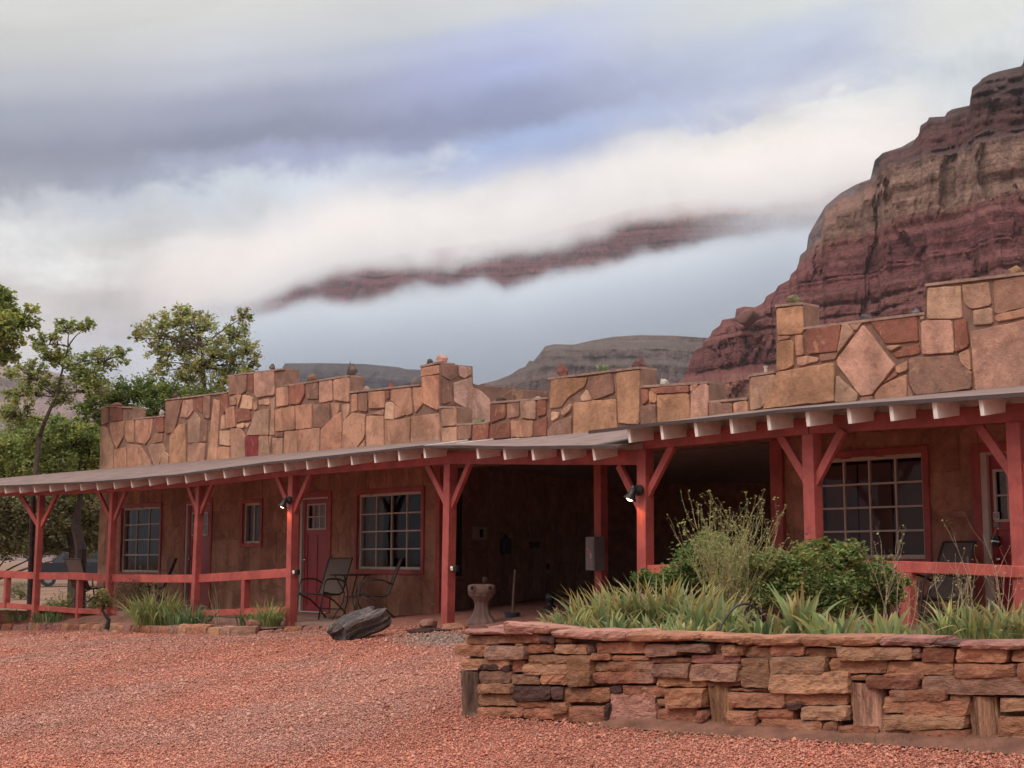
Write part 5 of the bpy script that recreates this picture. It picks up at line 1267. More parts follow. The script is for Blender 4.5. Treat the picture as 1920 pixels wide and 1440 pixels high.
tree('olive_crowned_tree', 40, (390, 1060), [(388, 860), (384, 740), (380, 690), (378, 650)], [(275, 620, 34, 20), (310, 605, 34, 22), (345, 600, 34, 26), (375, 615, 36, 30), (300, 650, 36, 26), (345, 650, 40, 34), (400, 660, 40, 36), (440, 625, 30, 34), (455, 590, 20, 20), (460, 655, 28, 30), (430, 690, 40, 26), (375, 690, 40, 24), (340, 585, 22, 14), (255, 632, 18, 10), (475, 680, 18, 16), (312, 676, 20, 12), (300, 692, 30, 20), (350, 705, 36, 22), (405, 720, 36, 22), (455, 702, 30, 22), (360, 735, 40, 18), (300, 725, 30, 18)], .052, OLV + GRN[:2], 23, 'olive-green tree rising behind the stepped parapet', r0=.13, dens=30, sub=.25, lim_=.24)
tree('bushy_tree', 36, (260, 1060), [(258, 900), (255, 800)], [(255, 730, 50, 28), (300, 740, 50, 26), (215, 745, 44, 30), (350, 745, 50, 20), (190, 790, 44, 34), (240, 780, 50, 34), (290, 770, 40, 24), (165, 760, 30, 26), (400, 740, 40, 16)], .048, [(.13,.18,.045), (.16,.21,.06), (.10,.15,.04)], 24, 'bright green bushy tree just behind the left end of the lodge', r0=.12, dens=38, sub=.27)
tree('spreading_tree', 33, (150, 1062), [(152, 1030), (142, 985), (150, 940), (152, 900)], [(60, 840, 60, 40), (130, 830, 60, 40), (175, 860, 40, 44), (90, 880, 70, 40), (20, 880, 50, 40), (150, 900, 50, 34), (-30, 850, 60, 50), (120, 800, 40, 24), (60, 800, 44, 28), (172, 815, 24, 24)], .046, GRN, 25, 'dense green tree above the far left porch roof', r0=.17, dens=55, sub=.28)
tree('dusty_tree', 38, (145, 1056), [(143, 1035), (135, 1000), (118, 975), (105, 955)], [(40, 950, 60, 40), (100, 955, 60, 44), (160, 950, 44, 50), (0, 990, 50, 34), (70, 1000, 50, 24), (170, 1000, 30, 40), (-60, 960, 60, 50), (20, 925, 60, 30), (130, 925, 50, 30), (30, 1020, 50, 18), (90, 1025, 40, 14), (-30, 1020, 50, 20)], .05, DUS, 26, 'dusty grey-green tree seen under the left porch roof', r0=.24, dens=60, twr=.02)
tree('far_tree', 75, (-30, 1052), [(-30, 1000)], [(-60, 970, 70, 44), (10, 985, 50, 36), (60, 1000, 44, 26), (190, 1000, 50, 30), (120, 1010, 40, 22), (20, 1030, 60, 14), (90, 1034, 60, 12), (170, 1034, 50, 14)], .10, DUS + DGR, 27, 'hazy tree line beyond the parked vehicle', r0=.3, dens=45)
# low growth on the open yard at the left
for i, (x, y, Y, r_, pal, lab) in enumerate(((122, 1064, 37, .55, [(.20,.22,.07), (.17,.19,.06)], 'yellow-green round shrub beyond the left railing'), (28, 1110, 32, .28, DUS, 'small dry tuft between the two leftmost rail posts'), (185, 1068, 36, .5, DUS, 'grey shrub beside the far corner of the lodge'), (40, 1072, 50, .5, DUS, 'low dry brush far behind the left railing'))):
    b = g_at(x, y, Y); woody('shrub', tuple(b), [b, b + UP*r_*.5], [((b.x, b.y, b.z+r_*.55), (r_, r_, r_*.6), 1500, 40)], .03, pal, 40+i, lab, 'shrub', r0=.02, twr=.005)
# bushes in the planter -------------------------------------------------------------
ROSE = [(.14,.22,.07), (.18,.265,.08), (.10,.17,.06), (.28,.32,.11), (.24,.22,.09)]
def bush(name, spots, Y, seed, label, leaf=.021, pal=ROSE, cat='bush', dens=1.05, sub=.36):
    k_ = Y/2600; B = []
    for (x, y, rx, ry) in spots: B.append((tuple(at(x, y, Y+U(-.25, .25))), (rx*k_, rx*k_, ry*k_), int(rx*ry*1.5*dens), max(8, int(rx*ry/28))))
    xm = sum(s_[0] for s_ in spots)/len(spots); b = at(xm, 1150, Y); b.z = soilz(b.x, b.y)
    return woody(name, tuple(b), [b, b + UP*.15], B, leaf, pal, seed, label, cat, r0=.02, sub=sub, twr=.0035, bark=M['wood'], shell=.6)
bush('rose_bush', [(1500, 1060, 50, 34), (1560, 1060, 50, 36), (1620, 1090, 50, 40), (1450, 1070, 36, 34), (1480, 1110, 60, 40), (1560, 1110, 60, 40), (1640, 1120, 40, 30), (1530, 1028, 26, 16), (1590, 1040, 36, 20), (1440, 1110, 36, 34), (1650, 1085, 36, 30), (1425, 1060, 30, 26), (1545, 1022, 14, 12), (1450, 1040, 20, 14), (1600, 1032, 16, 12), (1670, 1110, 30, 26), (1690, 1095, 18, 14)], 12.2, 51, 'dense dark green rose bush in the planter before the wide window')
bush('leafy_shrub', [(1330, 1020, 34, 26), (1300, 1060, 40, 34), (1350, 1060, 44, 44), (1250, 1080, 36, 20), (1275, 1100, 40, 24), (1330, 1100, 50, 30), (1210, 1085, 22, 16), (1380, 1100, 30, 34), (1235, 1105, 40, 16)], 12.7, 52, 'rounded green shrub below the right post lamp', pal=ROSE[:2] + [(.12,.16,.05)])
def drybush(name, base, n, hgt, seed, label, spread=.6, r0=.006, mat_=None, cat='dry bush', sub=3, leaves=0, lean=(0, 0)):
    rr = random.Random(seed); mb = MB(); b = V(base); tips = []
    for i in range(n):
        a = rr.uniform(0, 2*math.pi); d = V((math.cos(a)*spread*rr.uniform(.15, 1) + lean[0], math.sin(a)*spread*.7*rr.uniform(.15, 1) + lean[1], 1)).normalized(); L = hgt*rr.uniform(.55, 1.1)
        p = b + V((rr.uniform(-.12, .12), rr.uniform(-.1, .1), 0)); pts = [p]; q = p.copy()
        for s_ in range(7):
            d = (d + V((rr.uniform(-.16, .16), rr.uniform(-.16, .16), rr.uniform(-.03, .1)))).normalized(); q = q + d*L/7; pts.append(q.copy())
        mb.tube(pts, [r0*(1-.11*j) for j in range(8)], 4, cap=False)
        for c_ in range(sub):
            j = rr.randint(2, 6); q = pts[j].copy(); dd = (d + V((rr.uniform(-.9, .9), rr.uniform(-.9, .9), rr.uniform(-.1, .6)))).normalized(); pp_ = [q.copy()]
            for s_ in range(4):
                dd = (dd + V((rr.uniform(-.25, .25), rr.uniform(-.25, .25), .12))).normalized(); q = q + dd*L*.09; pp_.append(q.copy())
            mb.tube(pp_, [r0*.5, r0*.42, r0*.35, r0*.28, r0*.2], 3, cap=False); tips += pp_[2:]
    root = empty(name, tuple(b), label=label, cat=cat)
    mb.build('stems', mat_ or M['twig'], root)
    if leaves:
        r2 = np.random.default_rng(seed); T = np.array([tuple(t) for t in tips]); k_ = r2.integers(len(T), size=leaves)
        v, f, c = leafcloud(T[k_] + r2.normal(size=(leaves, 3))*.012, .011, [(.36,.36,.12), (.27,.31,.10), (.38,.34,.17)], seed); np_build('leaves', v, f, c, M['leaf'], parent=root)
    return root
p = at(1375, 1150, 12.0); p.z = soilz(p.x, p.y)
drybush('bare_shrub', tuple(p), 75, .98, 61, 'bare greyish twiggy shrub standing between the two green bushes', .50, .0045, sub=5, leaves=4200, mat_=simple('grey_twig', (.33, .30, .15), .9, .2, 14, .2, .003))
def spot(x, y, Y):
    p = at(x, y, Y); p.z = soilz(p.x, p.y); return p
for i, (x, Y, n, h, lab, sp_) in enumerate(((1395, 11.2, 7, .55, 'thin pale dry stalks in front of the rose bush', .2), (1655, 11.5, 9, .75, 'tall dry weed leaning by the right rail post', .3), (1700, 11.0, 10, .60, 'pale branching dead weed at the foot of the right rail post', .35), (1810, 11.3, 14, .80, 'tangle of dry flower stalks before the lever-handled door', .4), (1885, 10.9, 14, .85, 'tall dry stalks crossing the right porch post', .35), (1760, 11.6, 8, .6, 'short straw-coloured stalks behind the right-hand iris clump', .3))):
    drybush('dry_weed', tuple(spot(x, 1170, Y)), max(3, int(n*.55)), h, 70+i, lab, sp_, .003, mat_=M['twig'], sub=4, cat='dry weed', leaves=80)
IR = [ # x, Y, n, h, spread, label, tip
 (1065, 10.6, 70, .22, .13, 'iris clump at the left tip of the planter', .3), (1110, 10.9, 110, .30, .18, 'second iris clump from the left tip of the planter', .5), (1160, 11.1, 130, .36, .22, 'iris clump with yellowing tips left of the right post lamp', .6),
 (1215, 11.0, 140, .38, .24, 'thick iris clump directly below the right post lamp', .6), (1270, 11.0, 140, .38, .24, 'thick iris clump in front of the rounded green shrub', .5), (1320, 10.6, 110, .33, .22, 'broad iris clump just left of the black hose loop', .4),
 (1150, 10.3, 60, .20, .15, 'short iris fan behind the long pale capstone', .3), (1230, 10.2, 60, .20, .16, 'short grey-green iris fan at the wall edge left of the hose', .3), (1290, 10.0, 50, .20, .14, 'small iris tuft beside the hose end at the wall edge', .3),
 (1372, 10.4, 40, .18, .12, 'small iris tuft inside the black hose loop', .2), (1425, 10.2, 34, .24, .12, 'narrow iris fan right of the hose loop', .2), (1502, 9.9, 44, .36, .08, 'large iris fan with two bright yellow leaves', .5), (1560, 9.7, 46, .24, .16, 'low spreading iris between the yellow-leaved fan and the rail post', .2), (1660, 10.0, 30, .22, .10, 'slim iris fan in front of the right rail post', .4),
 (1790, 9.6, 60, .30, .14, 'upright dark iris fan below the door with the lever handle', .3), (1850, 9.4, 80, .24, .18, 'mixed iris and straw near the right edge of the wall', .6), (1910, 9.4, 90, .28, .2, 'iris clump cut by the right edge of the view', .6), (1975, 9.3, 70, .3, .2, 'iris clump just beyond the right edge of the view', .6), (1735, 9.8, 22, .16, .1, 'tiny iris tuft left of the upright dark fan', .3)]
GI = [(.18,.26,.11), (.22,.30,.12), (.14,.215,.10), (.30,.35,.13), (.38,.39,.14)]
for i, (x, Y, n, h, s_, lab, tip) in enumerate(IR):
    if x == 1975: continue
    iris('iris_plant', tuple(spot(x, 1180, Y)), n, h*1.3, s_*1.1, 100+i, lab, tip=min(.9, tip*1.4), group='iris clumps in the raised planter', w=.0115 if n > 50 else .0155, pal=GI)
# dead grass litter
r_ = np.random.default_rng(9); vs, fs, cs = [], [], []
for i in range(5200):
    x = r_.uniform(1050, 1960); Yv_ = r_.uniform(8.2, 12.2); p = at(x, 1180, Yv_)
    if (V((p.x, p.y, 0)) - PW.p).dot(PW.n) < .16: continue
    p.z = soilz(p.x, p.y); a = r_.uniform(0, 6.28); L = r_.uniform(.03, .13)*(1.4 if x > 1600 else 1); an = r_.uniform(.2, 1.4); d = V((math.cos(a)*math.sin(an), math.sin(a)*math.sin(an), math.cos(an))); s_ = V((-math.sin(a), math.cos(a), 0))*.0022
    b = len(vs); vs += [tuple(p-s_), tuple(p+s_), tuple(p+d*L)]; fs.append((b, b+1, b+2)); cs.append(np.array([(.40,.29,.16), (.30,.21,.11), (.20,.20,.08), (.46,.36,.22)][r_.integers(4)])*r_.uniform(.7, 1.1))
tag(np_build('dry_grass', vs, fs, cs, M['leaf']), 'dry grass and straw litter over the planter soil', kind='stuff')
vs, fs, cs = [], [], []
for (x0, x1, y0, y1, n) in ((1560, 1720, 1388, 1400, 260), (1090, 1280, 1352, 1372, 300), (1240, 1420, 1376, 1392, 140), (1800, 1900, 1405, 1420, 60)):
    for i in range(n):
        p = gp(r_.uniform(x0, x1), r_.uniform(y0, y1)); a = r_.uniform(0, 6.28); L = r_.uniform(.015, .06); an = r_.uniform(.1, 1.0); d = V((math.cos(a)*math.sin(an), math.sin(a)*math.sin(an), math.cos(an))); s_ = V((-math.sin(a), math.cos(a), 0))*.002
        b = len(vs); vs += [tuple(p-s_), tuple(p+s_), tuple(p+d*L + UP*.02)]; fs.append((b, b+1, b+2)); cs.append(np.array([(.22,.20,.09), (.30,.24,.13), (.14,.15,.06)][r_.integers(3)]))
tag(np_build('weeds', vs, fs, cs, M['leaf']), 'sparse grass at the foot of the planter wall', kind='stuff')
# hose
p0, p1 = spot(1336, 1180, 9.9), spot(1455, 1180, 10.6); top = at(1395, 1132, 10.2)
hp = [p0*(1-t)**2 + (top*2 - (p0+p1)/2)*2*t*(1-t) + p1*t*t for t in [i/14 for i in range(15)]]
mb = MB(); mb.tube(hp, .009, 8); tag(mb.build('garden_hose', M['hose'], loc=tuple(p0), smooth=True), 'black hose arching out of the planter soil', 'hose')
# left bed plants -------------------------------------------------------------------
def bedspot(x, y):
    for yy in range(int(y), int(y)+40, 2):
        h = BEDT.ray_cast(CAM, ray(x, yy).normalized())
        if h[0] is not None: return h[0].copy()
    p = gp(x, y+14); return at(x, y, p.y+.25)
for i, (x, y, n, h, s_, lab, k_) in enumerate(((35, 1162, 60, .26, .26, 'blue-green strappy clump at the far left of the flower bed', 0), (95, 1166, 90, .34, .34, 'low strappy clump below the leftmost railing', 0), (290, 1172, 260, .66, .34, 'big pale yellow-green daylily clump beside the window', 1), (352, 1174, 150, .42, .34, 'darker green strappy clump at the right foot of the big daylily', 0), (500, 1174, 90, .46, .20, 'pale upright strappy clump by the lamp post', 1), (460, 1172, 40, .28, .16, 'small green strappy tuft left of the red rock', 0))):
    p = bedspot(x, y); pal = [(.26,.32,.11), (.33,.37,.14), (.20,.26,.09)] if k_ else [(.10,.17,.07), (.13,.21,.10), (.17,.24,.09)]
    iris('daylily_plant', tuple(p), n, h, s_, 140+i, lab, cat='daylily plant', group='strappy plants in the flower bed', w=.010, pal=pal, tip=.3 if k_ else .15, droop=1.0)
p = bedspot(285, 1170); drybush('dry_flower_stalks', tuple(p), 12, .85, 81, 'dry flower stalks standing out of the big daylily clump', .35, .004, sub=2, cat='dry stalks', leaves=60)
p = bedspot(395, 1172); drybush('dead_stalk', tuple(p), 3, .6, 82, 'single rusty dead stalk by the third porch post', .12, .005, sub=1, cat='dry stalks')
p = bedspot(250, 1160); woody('dry_shrub', tuple(p), [p, p+UP*.2], [(tuple(p + UP*.38 + V((0, .5, 0))), (.52, .4, .36), 5200, 70)], .016, [(.13,.085,.05), (.10,.075,.04), (.10,.10,.04)], 83, 'brown half-dead shrub behind the left railing', 'shrub', r0=.015, twr=.004)
p = bedspot(200, 1180); cr = woody('gnarled_shrub', tuple(p), [p, p + V((.03, 0, .15)), p + V((-.08, 0, .30)), p + V((-.05, 0, .42))], [(tuple(at(192, 1122, p.y)), (.17, .15, .19), 900, 26)], .022, [(.22,.22,.08), (.18,.19,.07)], 84, 'small gnarled shrub with yellow-green leaves by the broken rail', 'shrub', r0=.045, bark=simple('black_bark', (.02, .015, .013), .9, .2, 10, .3, .01), twr=.006)
# ================================================================== rocks, chairs, lamps and other things
def rock_mesh(name, p, w, h, c, seed, label=None, cat='rock', d=None, m='rock', spiky=0, parent=None, rz=0, sub=3, group=None, tilt=(0, 0)):
    import bmesh
    bm = bmesh.new(); bmesh.ops.create_icosphere(bm, subdivisions=sub, radius=1)
    A = np.array([tuple(v.co) for v in bm.verts]); s = seed*3.7
    n = fbm(A[:,0]*1.1+s, A[:,1]*1.1+s, A[:,2]*1.1, o=4)-.5; n2 = vn(A[:,0]*2.3+s, A[:,1]*2.3, A[:,2]*2.3+s)-.5
    r = 1 + n*1.1 + n2*.35
    # facet: clamp against a few random planes
    rr = random.Random(seed); A = A*r[:, None]
    for i in range(9):
        q = np.array([rr.gauss(0, 1), rr.gauss(0, 1), rr.gauss(0, .8)]); q /= np.linalg.norm(q); dd = A@q; lim = rr.uniform(.62, .85); ex = np.maximum(0, dd-lim); A = A - ex[:, None]*q[None]*.92
    if spiky: A[:, 2] += np.maximum(0, A[:, 2])*spiky*(vn(A[:,0]*3+s, A[:,1]*3+s, A[:,2]*0)-.2)*1.8
    A -= (A.max(0)+A.min(0))/2; A /= (A.max(0)-A.min(0)); A *= np.array([w, d or w*.8, h])
    ca, sa = math.cos(tilt[0]), math.sin(tilt[0]); A = np.stack([A[:,0]*ca-A[:,2]*sa, A[:,1], A[:,0]*sa+A[:,2]*ca], -1)
    c1, s1 = math.cos(rz), math.sin(rz); A = np.stack([A[:,0]*c1-A[:,1]*s1, A[:,0]*s1+A[:,1]*c1, A[:,2]], -1)
    A[:, 2] -= A[:, 2].min() + .01
    f = [[v.index for v in fc.verts] for fc in bm.faces]; bm.free()
    o = np_build(name, A + np.array(tuple(p)), f, np.array([c]*len(f)), M[m], parent=parent, loc=(0,0,0) if parent else tuple(p))
    if parent is None: tag(o, label, cat, group)
    return o
GP = 'small rocks set along the parapet'
RK = [ # x, base y, w, h (px), colour, plane, label, spiky
 (218, 764, 22, 9, (.28,.11,.08), 'L', 'flat reddish rock on the far left parapet pillar', 0), (232, 786, 12, 10, (.55,.42,.38), 'L', 'tiny pinkish-white stone on the lowest parapet step at the far left', 0),
 (303, 781, 8, 12, (.5,.46,.42), 'L', 'small white upright stone left of the second parapet step', .3), (328, 750, 9, 13, (.14,.07,.06), 'L', 'small dark red rock on the second parapet step', .3),
 (510, 696, 11, 13, (.16,.12,.10), 'L', 'little dark brown rock on the highest left step', .2), (584, 718, 16, 17, (.25,.14,.09), 'L', 'brown jagged rock right of the highest left step', .5),
 (660, 705, 19, 24, (.10,.085,.08), 'L', 'black spiky petrified chunk on the third parapet step', 1.0), (688, 736, 12, 12, (.36,.27,.23), 'L', 'pale small rock just past the spiky black chunk', .3),
 (733, 730, 8, 13, (.30,.07,.06), 'L', 'small dark red upright rock halfway to the tall pillar', .2), (779, 724, 14, 14, (.22,.17,.14), 'L', 'grey-brown rock tucked against the tall pillar', .4),
 (806, 687, 12, 14, (.10,.09,.085), 'L', 'dark pointed stone on top of the tall pillar', .7), (828, 684, 21, 18, (.62,.36,.30), 'L', 'pink quartz lump on top of the tall pillar', .3),
 (847, 766, 14, 10, (.13,.05,.05), 'R', 'dark round cobble on the small front pillar', 0), (1009, 751, 14, 9, (.40,.36,.30), 'R', 'pale knobbly stone on the low middle parapet', .5),
 (1055, 707, 19, 24, (.22,.09,.075), 'R', 'tall red-brown rock on the left end of the middle block', .5), (1198, 692, 25, 24, (.17,.10,.10), 'R', 'purple-grey petrified chunk on the right end of the middle block', .5),
 (1246, 724, 15, 14, (.55,.50,.44), 'R', 'white rock on the parapet right of the middle block', .4), (1490, 573, 28, 18, (.22,.20,.11), 'R', 'olive lichen-covered rock on the tall right pillar', .3),
 (1622, 602, 17, 14, (.11,.10,.10), 'R', 'dark grey rock above the diamond stone', .2), (1718, 592, 15, 15, (.14,.15,.18), 'R', 'bluish jagged rock left of the top right step', .8), (1904, 519, 25, 20, (.46,.28,.17), 'R', 'rounded tan boulder on the topmost right step', 0), (940, 756, 20, 11, (.05,.05,.045), 'R', 'flat blackish stone behind the low middle parapet', 0), (544, 724, 8, 10, (.34,.30,.24), 'L', 'pale pebble beside the highest left step', .2)]
for i, (x, y, w, h, c, pl, lab, sp_) in enumerate(RK):
    P_ = PL if pl == 'L' else PR; p = P_.px(x, y, .14); k_ = p.y/2600; p.z -= .01
    rock_mesh('parapet_rock', p, w*k_*1.15, h*k_*1.25, c, 300+i, lab, spiky=sp_, group=GP)
p = at(1400, 600, 428); rock_mesh('cliff_boulder', p - UP*2.2, 8.5, 5.5, (.15,.075,.065), 320, 'lone dark boulder perched on the lower left slope of the butte', 'boulder', tilt=(.35, 0))
# two small cactus plants on the wall
for i, (x, y, w, h, lab) in enumerate(((899, 797, 15, 15, 'small grey-green cactus on the low wall beside the front pillar'), (1131, 699, 21, 22, 'green spiny cactus on the middle parapet block'))):
    p = PR.px(x, y, .12); k_ = p.y/2600; root = empty('cactus_plant', tuple(p), label=lab, cat='cactus'); mb = MB(); rr = random.Random(i)
    for j in range(9):
        a = rr.uniform(0, 6.28); d = V((math.cos(a)*.55, math.sin(a)*.4, 1)).normalized(); L = h*k_*rr.uniform(.5, 1); q = V(p) - UP*.01 + V((math.cos(a), math.sin(a), 0))*w*k_*.2
        mb.tube([q, q+d*L*.3, q+d*L*.7, q+d*L*.95, q+d*L], [.012, .022, .022, .014, .004], 8, col=(.13,.17,.08))
    mb.build('pads', M['attr'], root, smooth=True)
    r2 = np.random.default_rng(i); P_ = np.array(tuple(p))+r2.normal(size=(260, 3))*np.array([w*k_*.28, w*k_*.25, h*k_*.25])+np.array([0, 0, h*k_*.5]); v, f, c = leafcloud(P_, .012, [(.30,.28,.16), (.18,.2,.1)], i, asp=.12); np_build('spines', v, f, c, M['leaf'], parent=root)
p = PR.px(1436, 703, .14); mb = MB(); mb.lathe([(.02, 0), (.02, .10), (.026, .101), (.026, .12), (.0, .125)], 10, p - UP*.01); tag(mb.build('vent_pipe', M['wframe'], loc=tuple(p)), 'short pale pipe stub on the parapet left of the tall right pillar', 'pipe')
# petrified log boulder in the yard -------------------------------------------------
b = gp(668, 1203); bt = b + V((0, .25, 0))
ax = V((.72, .25, .42)).normalized(); L = .68; R0 = .215; cen = at(674, 1172, bt.y); mb = MB(); n, m = 30, 18; e1 = ax.cross(UP).normalized(); e2 = e1.cross(ax)
vs = []
for i in range(m+1):
    t = i/m; c_ = cen + ax*(t-.5)*L*.86 + e2*.03*math.sin(t*5); end = 1 if 0 < i < m else .86
    for k in range(n):
        a = 2*math.pi*k/n; rr_ = R0*.80/max(abs(math.cos(a+.4)), abs(math.sin(a+.4)), .78*abs(math.cos(a-.5)))*(1 + .22*(float(fbm([math.cos(a)*2.6], [math.sin(a)*2.6], [t*.9], o=5)[0])-.5)*2 - .10*abs(float(vn([math.cos(a)*6], [math.sin(a)*6], [t*.7])[0])*2-1))*end*(1-.18*t*(1-t)*0)
        jx = ((float(vn([math.cos(a)*2+9], [math.sin(a)*2], [t*2])[0])-.5)*.22 + .08*math.cos(a)) if i in (0, 1, m-1, m) else 0
        vs.append(c_ + e1*math.cos(a)*rr_*.95 + e2*math.sin(a)*rr_*.82 + ax*jx)
fs = [(i*n+k, i*n+(k+1)%n, (i+1)*n+(k+1)%n, (i+1)*n+k) for i in range(m) for k in range(n)] + [tuple(range(n))[::-1], tuple(m*n+k for k in range(n))]
mb.add(vs, fs, (1, 1, 1))
def plog(k, p, out):
    P = pos(k); mp = k.n('ShaderNodeMapping'); k.l(P, mp.inputs[0])
    # grain follows the log's own axis
    vr = k.n('ShaderNodeVectorRotate', rotation_type='AXIS_ANGLE'); k.l(P, vr.inputs['Vector']); vr.inputs['Axis'].default_value = (-ax.y, ax.x, 0); vr.inputs['Angle'].default_value = -math.acos(ax.z)
    k.l(vr.outputs[0], mp.inputs[0]); mp.inputs['Scale'].default_value = (9, 9, .9)
    n_ = k.noise(mp.outputs[0], 1.3, 6, .65, .4); n2 = k.noise(P, 30, 4, .7)
    c = k.ramp(n_, [(.3, (.025,.02,.022)), (.45, (.06,.05,.05)), (.50, (.045,.035,.037)), (.55, (.20,.16,.14)), (.60, (.045,.038,.04)), (.68, (.15,.115,.10)), (.8, (.07,.055,.05))]); c = mcol(k, c, k.rng(n2, .3, .7, .7, 1.3))
    k.l(c, p.inputs['Base Color']); p.inputs['Roughness'].default_value = .7; bump(k, p, k.m('ADD', n_, k.m('MULTIPLY', n2, .3)), 1, .05)
tag(mb.build('petrified_log', mat('striped_petrified_wood', plog), loc=tuple(cen)), 'dark striped petrified log leaning on the gravel before the patio chairs', 'petrified log')
# flat dark slabs, block and steps
p = gp(800, 1188); rock_mesh('flat_slab', p + V((0, .2, .0)), .62, .075, (.07,.04,.035), 401, 'dark flat slab lying on the gravel left of the middle post', 'stone slab', d=.35)
p = at(835, 1184, gp(835, 1186).y+.15); rock_mesh('thin_slab', p, .42, .05, (.10,.05,.045), 405, 'thin dark slab touching the foot of the middle post', 'stone slab', d=.3)
p = at(803, 1178, 18.75); rock_mesh('block_stone', p - UP*.03, .24, .17, (.34,.18,.14), 402, 'squarish pale red block beside the middle post', 'stone block', d=.25, sub=3)
p = at(857, 1180, 18.5); rock_mesh('stepping_stone', p - UP*.03, .42, .13, (.42,.20,.13), 403, 'flat orange stone under the middle porch post', 'stone slab', d=.4)
p = at(893, 1184, 18.4); rock_mesh('brown_rock', p-UP*.03, .30, .13, (.24,.12,.10), 404, 'low brown rock in front of the carved stone pedestal', 'rock', d=.3)
p = bedspot(474, 1178); rock_mesh('red_rock', p, .24, .15, (.26,.085,.07), 406, 'rounded dark red rock in the flower bed', 'rock')
p = spot(1190, 1180, 10.25); rock_mesh('planter_slab', p, .35, .05, (.22,.11,.10), 407, 'thin broken slab lying on the planter soil', 'stone slab', d=.2)
p = at(1415, 1150, 12.4); p.z = soilz(p.x, p.y); rock_mesh('planter_block', p, .34, .16, (.22,.13,.11), 408, 'dull red block behind the hose loop', 'stone block', d=.25)
# carved pedestal ---------------------------------------------------------------------
pb = at(903, 1174, 19.2); pd = empty('carved_pedestal', tuple(pb), label='pale carved stone pedestal with fluted waist and two round holes, before the carport wall', cat='pedestal')
k_ = 19.2/2600; mb = MB()
prof = [(27, 0), (28, 3), (27, 8), (22, 14), (16, 22), (13, 32), (12.5, 40), (15, 48), (21, 54), (24, 58), (23, 60)]
mb.lathe([(r*k_, z*k_) for r, z in prof], 60, pb, flute=.05, fn=10); mb.build('fluted_base', M['terra'], pd, smooth=True)
mb = MB(); mb.lathe([(r*k_, z*k_) for r, z in [(20, 56), (24.5, 59), (26, 64), (26, 70), (25, 75), (18, 77), (15, 76), (14, 60)]], 40, pb); hd = mb.build('bowl', M['terra'], pd, smooth=True)
for dx_ in (-14, 14):
    c_ = pb + V((dx_*k_, -20*k_, 70*k_)); mb = MB()
    d_ = V((dx_*.03, -1, 0)).normalized(); ring = []
    mb.tube([c_ + d_*.0, c_ + d_*.045], 5.6*k_, 16); ho = mb.build('spout_ring', M['terra'], pd, smooth=False)
    mb = MB(); mb.tube([c_ + d_*.02, c_ + d_*.047], 3.6*k_, 14); mb.build('spout_hole_shade', M['room'], ho)  # solid near-black plug, the shade inside an open spout put into colour
p = pb + V((6*k_, 0, 76*k_)); rock_mesh('dark_figurine', p, 10*k_, 16*k_, (.09,.05,.045), 410, 'small dark knobbly object standing on the carved pedestal', 'figurine')
# bucket with broom ---------------------------------------------------------------------
bp = at(960, 1178, 19.8); mb = MB(); k_ = 19.8/2600
mb.lathe([(12*k_, 0), (14*k_, 26*k_), (15*k_, 26*k_), (15*k_, 29*k_), (13*k_, 29*k_), (11*k_, 8*k_)], 24, bp); tag(mb.build('bucket', M['bucket'], loc=tuple(bp), smooth=False), 'dark blue-grey bucket behind the end of the planter wall', 'bucket')
mb = MB(); mb.tube([bp + UP*.05, at(963, 1110, 19.8), at(966, 1068, 19.85)], .018, 8); tag(mb.build('tool_handle', M['wood'], loc=tuple(bp)), 'thin wooden tool handle standing in the bucket', 'tool handle')
p = at(1032, 1178, 20.5); mb = MB(); mb.lathe([(.10, 0), (.115, .22), (.10, .3), (.05, .33), (.05, .38), (.08, .42), (.07, .5), (.0, .53)], 16, p); tag(mb.build('black_jug', M['black'], loc=tuple(p), smooth=True), 'black jug in the shade just left of the iris clumps', 'jug')
# on the carport wall -----------------------------------------------------------------
def wallthing(x, y, w, h, d, m, name, label, cat, fn=None):
    a, z = PSr.sz(x, y); p = PSr.pt(a, z, 0); k_ = p.y/2600; a_, z_ = a, z
    W_ = w*k_/max(.25, abs(PSr.d.x)); H_ = h*k_; mb = MB(); n_ = PSr.n
    mb.box(p - n_*(d/2+.012), (W_, d, H_), (PSr.d, n_, UP)); return p, W_, H_, mb
p, w_, h_, mb = wallthing(896, 1000, 22, 24, .05, 'wframe', '', '', '')
pln = simple('cream_plastic', (.42, .38, .24), .6, .08, 6, .1, .002); o = tag(mb.build('meter_box', pln, loc=tuple(p), bevel=.006), 'small cream box with a dark slot on the carport wall', 'meter box')
mb = MB(); mb.box(p - PSr.n*.066, (w_*.26, .008, h_*.62), (PSr.d, PSr.n, UP)); mb.build('dark_slot', M['room'], o)
p, w_, h_, mb = wallthing(943, 1024, 14, 30, .09, '', '', '', ''); o = tag(mb.build('wall_lantern', M['black'], loc=tuple(p), bevel=.02), 'dark oblong lantern hanging on the carport wall', 'lantern'); mb = MB(); mb.lathe([(.05, 0), (.03, .04), (.01, .08)], 10, p - PSr.n*.05 + UP*h_*.5); mb.build('lantern_cap', M['black'], o)
